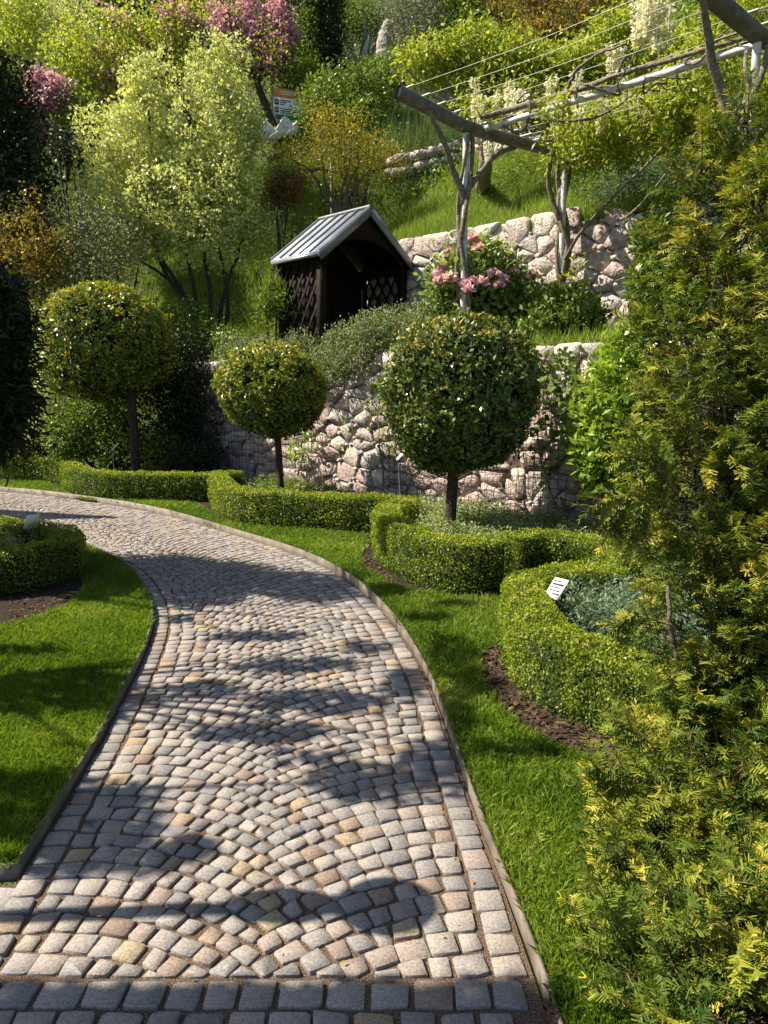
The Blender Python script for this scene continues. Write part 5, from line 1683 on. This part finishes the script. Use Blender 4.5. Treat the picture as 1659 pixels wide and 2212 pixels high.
YE = [E(1560, 2000, 2.5, 255, 230, 190), E(1540, 1750, 2.6, 225, 190, 170), E(1600, 1550, 2.7, 170, 190, 140), E(1590, 1330, 2.75, 150, 150, 120), E(1540, 1120, 2.8, 165, 130, 120), E(1580, 950, 2.8, 170, 150, 120), E(1590, 740, 2.85, 165, 140, 110), E(1610, 520, 2.85, 150, 140, 100), E(1640, 350, 2.85, 95, 95, 80), E(1720, 1200, 2.7, 140, 900, 150), E(1440, 700, 2.85, 50, 60, 40), E(1530, 420, 2.85, 70, 60, 50), E(1480, 1860, 2.5, 150, 140, 100), E(1570, 2090, 2.1, 240, 150, 150), E(1600, 2210, 1.92, 250, 130, 150)]
YE += [E(1500, 1980, 2.3, 190, 150, 110), E(1480, 2120, 2.05, 170, 120, 90)]
C, O = ell_points(YE, 2700, .78, .22)
px_, py_, pz_ = project(C)
ok = (px_ < 1720) & (pz_ > .9) & (py_ < 2330) & (rng.uniform(0, 1, len(px_)) < np.where(O[:, 1] > .25, .35, 1))
C, O = C[ok], O[ok]
extra = []
def shoot_line(lns, z, n):
    for ln in lns:
        P = curve(np.array([at(x, y, z + (q[0] if q else 0)) for x, y, *q in ln]), n)
        extra.append(P)
shoot_line([[(1480, 1110), (1400, 1075), (1330, 1072), (1285, 1095)], [(1400, 1075), (1390, 1120), (1372, 1160)], [(1345, 1072), (1340, 1110), (1325, 1135)], [(1430, 1100), (1425, 1000), (1370, 930)], [(1460, 1060), (1400, 1000), (1345, 985)], [(1340, 1640), (1310, 1680), (1290, 1660)], [(1450, 1350), (1380, 1330), (1345, 1350)], [(1470, 1650), (1400, 1600), (1340, 1560)], [(1440, 1960), (1370, 1930), (1300, 1950)], [(1450, 1760), (1360, 1720), (1300, 1690)]], 2.55, 7)
def yew_shoots(C, D, Lh, tint, flat, nper=17):
    n = len(C)
    D = nrm(D)
    up = nrm(np.array([0, 0, 1.]) + rdir(n) * .35)
    S = nrm(np.cross(D, up)); N = np.cross(S, D)
    f = np.linspace(.04, 1.0, nper)[None] * np.ones((n, 1))
    bend = -.18 * f ** 2
    base = C[:, None] + D[:, None] * (f * Lh[:, None])[..., None] + np.array([0, 0, 1.]) * (bend * Lh[:, None] * flat[:, None])[..., None]
    sgn = np.where(np.arange(nper) % 2 == 0, 1, -1)[None]
    rad = rng.uniform(0, 6.28, (n, nper))
    ang = np.where(flat[:, None] > .5, np.where(sgn > 0, 0, np.pi) + rng.normal(0, .35, (n, nper)), rad)
    out = np.cos(ang)[..., None] * S[:, None] + np.sin(ang)[..., None] * N[:, None]
    ND = nrm(out * .85 + D[:, None] * (.45 + .5 * f[..., None] ** 3))
    NN = np.cross(ND, np.cross(D[:, None], ND)) * .3 + N[:, None] + rng.normal(size=ND.shape) * .3
    L_ = .028 * (1 - .45 * f ** 4) * rng.uniform(.75, 1.2, (n, nper))
    t = np.clip(tint[:, None] + rng.normal(0, .07, (n, nper)) + .12 * (f > .75), 0, 1)
    mbn = MB()
    Bq, Dq, Lq = base.reshape(-1, 3), ND.reshape(-1, 3), L_.ravel()[:, None]
    Sq = nrm(np.cross(Dq, NN.reshape(-1, 3))); Wq = .0052 * rng.uniform(.8, 1.2, (n * nper, 1)); cv = np.cross(Sq, Dq) * -.1 * Lq
    V = np.stack([Bq - Sq * Wq * .4, Bq + Sq * Wq * .4, Bq + Dq * Lq + Sq * Wq * .36 + cv, Bq + Dq * Lq - Sq * Wq * .36 + cv], 1).reshape(-1, 3)
    mbn.add(V, np.arange(4 * n * nper).reshape(-1, 4), t.ravel())
    mt = MB()
    return mbn, base


nb_ = len(C)
Ax = nrm(O * .85 + np.array([-.05, 0, .55]) + rdir(nb_) * .35)
Lb = rng.uniform(.08, .20, nb_)
nrmB = nrm(np.cross(Ax, rdir(nb_)) + np.array([-.3, -.3, .5]))
sdB = nrm(np.cross(Ax, nrmB))
patch = .5 + .5 * np.sin(C[:, 2] * 5 + C[:, 0] * 7)
tB = np.clip(rng.beta(2.0, 3.0, nb_) * .85 + .1 * patch, 0, .85)
goldB = rng.uniform(0, 1, nb_) < .035
tB[goldB] = rng.uniform(.68, .86, goldB.sum())
CC_, DD_, LL_, TT_, sprays = [], [], [], [], []
NS = 7
for f in range(NS):
    fr = (f + .6) / NS
    sg = 1 if f % 2 else -1
    a = np.radians(rng.uniform(35, 62, nb_)) * (0 if f == NS - 1 else 1)
    CC_.append(C + Ax * (Lb * fr)[:, None] - np.array([0, 0, .05]) * (fr ** 2 * Lb)[:, None])
    DD_.append(nrm(Ax * np.cos(a)[:, None] + sg * sdB * np.sin(a)[:, None] + rdir(nb_) * .18))
    LL_.append(rng.uniform(.045, .095, nb_) * (1.15 - .45 * fr)); TT_.append(np.clip(tB + .14 * (fr > .7) + rng.normal(0, .05, nb_), 0, 1))
AX0, AX1 = C - Ax * .05, C + Ax * Lb[:, None] - np.array([0, 0, .05]) * Lb[:, None]
C, D, Lh, tint = np.concatenate(CC_), np.concatenate(DD_), np.concatenate(LL_), np.concatenate(TT_)
n = len(C)
flat = (rng.uniform(0, 1, n) < .75).astype(float)
m1, base_ = yew_shoots(C, D, Lh, tint, flat)
m1.build("needles", M['yew'], yw, kind="stuff")
CC, DD = [], []
for P in extra:
    t_ = nrm(np.gradient(P, axis=0))
    for k in range(len(P)):
        CC.append(P[k]); DD.append(t_[k])
        for s_g in (-1, 1):
            if k: CC.append(P[k]); DD.append(nrm(t_[k] * .7 + s_g * nrm(np.cross(t_[k], [0.2, -1, .3])) * .8))
CC, DD = np.array(CC), np.array(DD)
m1, base_2 = yew_shoots(CC, DD, rng.uniform(.05, .09, len(CC)), np.clip(rng.normal(.5, .17, len(CC)), 0, .85), np.ones(len(CC)), 26)
m1.build("needles", M['yew'], yw, kind="stuff")
mb = MB()
for q in range(nb_): tube(mb, [AX0[q], (AX0[q] + AX1[q]) / 2 + [0, 0, .004], AX1[q]], [.0034, .0026, .0012], 4, cap=False)
for q in range(0, len(C), 3):
    b_ = base_[q]; tube(mb, [b_[0], b_[10], b_[-1]], [.0018, .0014, .0008], 3, cap=False)
for q in range(len(CC)):
    b_ = base_2[q]; tube(mb, [b_[0], b_[12], b_[-1]], [.002, .0014, .0008], 3, cap=False)
for P in extra: tube(mb, P, np.linspace(.005, .002, len(P)), 5)
mb.build("twig", M['twig'], yw, kind="stuff")
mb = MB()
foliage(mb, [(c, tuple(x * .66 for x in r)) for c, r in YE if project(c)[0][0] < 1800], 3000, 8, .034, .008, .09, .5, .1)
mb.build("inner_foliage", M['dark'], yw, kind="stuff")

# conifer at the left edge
cf = plant("conifer", "dark drooping conifer in deep shade hanging in from the side", "tree", [E(-120, 780, 6.3, 170, 190, 150), E(-70, 650, 6.3, 95, 90, 90), E(-60, 880, 6.2, 110, 95, 90)], 'dark', 2600, 10, .10, .024, .16, .7, .28, -.3, .7, r0=.10, r1=.04, base=(-4.3, 6.5, 0))

# ================================================================== trees beside the garden that shade the path
hL = 2.15
def lift(px, py, h=None):
    return G(px, py) + SUN / SUN[2] * (hL if h is None else h)
q0, q1, q2, q3 = lift(-560, 2010), lift(500, 1968), lift(610, 1962), lift(842, 1960)
shadow_caster = thing("shadow_post", "unseen post, arm and disc added to cast a shadow across the path", "shadow_caster", (q0[0], q0[1], 0))  # added out of frame, shaped only for its shadow on the cobbles
mb = MB(); tube(mb, [(q0[0], q0[1], -.05), (q0[0], q0[1], hL + .1)], .04, 10); mb.build("post", M['beam'], shadow_caster, smooth=True)
mb = MB(); tube(mb, [q0, q1, q2], .032, 8); mb.build("arm", M['beam'], shadow_caster, smooth=True)
V, F = bmesh_ico(3)
mb = MB(); mb.add(V * np.array([.17, .085, .05]) + q2, F); mb.build("collar", M['beam'], shadow_caster, smooth=True)
mb = MB(); mb.add(V * np.array([.155, .135, .05]) + q3, F); mb.build("shade", M['beam'], shadow_caster, smooth=True)  # flat disc that casts the round end of the shadow
mb = MB(); tube(mb, [q2, q3], .045, 8); mb.build("neck", M['beam'], shadow_caster, smooth=True)

spots = [(-60, 2205, 210, 64, 6), (90, 2205, 210, 64, 6), (240, 2205, 210, 64, 6), (390, 2205, 210, 64, 6), (540, 2205, 210, 64, 6), (690, 2205, 210, 64, 6), (840, 2205, 210, 64, 6), (990, 2200, 200, 64, 6), (1130, 2200, 120, 66, 6),
         (235, 1790, 105, 85, 5), (345, 1865, 85, 26, 5), (150, 1870, 60, 28, 4.5), (420, 1830, 60, 30, 3),
         (840, 1690, 165, 40, 4.5), (700, 1645, 100, 18, 2.2), (940, 1640, 70, 40, 3), (1130, 1645, 130, 20, 2.5), (1010, 1560, 50, 55, 3), (1000, 1440, 50, 60, 3),
         (570, 1585, 130, 20, 4.2), (690, 1520, 140, 24, 4.2), (880, 1480, 40, 36, 4), (640, 1440, 130, 16, 4.2), (790, 1400, 50, 14, 4.2), (560, 1378, 110, 10, 4.2), (450, 1490, 90, 14, 3),
         (560, 1262, 230, 26, 4.5), (430, 1296, 95, 18, 4.5), (690, 1285, 95, 18, 4.5), (380, 1212, 50, 6, 3), (850, 1290, 50, 14, 4.2), (390, 1340, 30, 8, 3),
         (140, 1515, 200, 48, 3), (90, 1760, 190, 80, 3.4), (60, 1425, 100, 10, 3), (240, 1290, 70, 26, 4), (80, 1262, 120, 40, 3), (200, 1640, 40, 6, 1.4),
         (1060, 1500, 40, 28, 4.2), (930, 1350, 50, 12, 3), (1000, 1320, 50, 8, 3), (970, 1230, 110, 12, 4.2)]
trees = {}
for (px, py, rx, ry, cov) in spots:
    g = G(px, py); z = depth_of(g)
    ax = rx * z / FP
    ay = abs(G(px, py - ry)[1] - G(px, py + ry)[1]) / 2
    h = max(3.2, (g[0] + ax + .60 * g[1]) / .68 + .4) + random.uniform(0, .5)
    key = 3 if g[1] < 1.9 else 0 if g[1] < 2.9 else 1 if g[1] < 4.6 else 2
    trees.setdefault(key, []).append((g + SUN / SUN[2] * h, ax, ay, cov))
names = {3: "unseen leafy tree added to shade the junction of the two paths", 0: "leafy shade tree beside the side path", 1: "leafy shade tree on the lawn near the bend", 2: "tall leafy shade tree beyond the C-shaped hedge"}  # the junction tree is added, its crown shaped for the near shade band
for key, sp_ in trees.items():
    cs = np.array([s[0] for s in sp_])
    base = np.array([cs[:, 0].mean() - .6, cs[:, 1].mean() - (.5 if key == 3 else 0), 0.0])
    root = thing("shade_tree", names[key], "tree", base, "trees shading the path")
    mb = MB()
    fork = base + [0.1, 0, cs[:, 2].mean() * .62]
    P = curve([base - [0, 0, .1], base * .5 + fork * .5 + [.1, .05, 0], fork], 12); tube(mb, P, np.linspace(.14, .09, len(P)), 8)
    mb.build("trunk", M['bark'], root)
    mb = MB(); lf = MB()
    for (c, ax, ay, cov) in sp_:
        P = curve([fork, (fork + c) / 2 + rdir(1)[0] * .15, c], 10); tube(mb, P, np.linspace(.026, .008, len(P)), 5)
        area = math.pi * ax * ay
        k = max(6, int(cov * area / .0022))
        r = np.sqrt(rng.uniform(0, 1, k)) * (1 + .10 * rng.normal(size=k)); a = rng.uniform(0, 6.28, k)
        off = np.stack([np.cos(a) * r * ax, np.sin(a) * r * ay, rng.normal(0, .12, k)], 1)
        off[:, :2] -= off[:, 2:3] * SUN[:2] / SUN[2] * -1
        leaves(lf, c + off, rdir(k) * [1, 1, .5], nrm(rdir(k) * .7 + SUN), .075 * rng.uniform(.6, 1.3, k), .05 * rng.uniform(.6, 1.3, k), rng.uniform(0, 1, k))
    mb.build("branch", M['bark'], root, kind="stuff")
    lf.build("foliage", M['green'], root, kind="stuff")
# slim cypress that throws the pointed shadow over the far path
tip = G(250, 1119); hC = 4.6
cb = tip + SUN / SUN[2] * hC; cb[2] = 0
cy = thing("cypress", "slim pointed cypress on the lawn beyond the far bend", "tree", cb, SH)
mb = MB(); k = 9000
t = rng.uniform(0, 1, k) ** .6; a = rng.uniform(0, 6.28, k); r = .62 * np.minimum(1, t * 1.4) * rng.uniform(.5, 1, k) ** .4
P = cb + np.stack([np.cos(a) * r, np.sin(a) * r, hC * (1 - t)], 1)
leaves(mb, P, np.stack([np.cos(a) * .4, np.sin(a) * .4, np.ones(k)], 1), rdir(k), .12, .05, rng.uniform(0, 1, k))
mb.build("foliage", M['dark'], cy, kind="stuff")
mb = MB(); tube(mb, [cb - [0, 0, .1], cb + [0, 0, hC * .9]], [.09, .02], 7); mb.build("trunk", M['barkd'], cy)
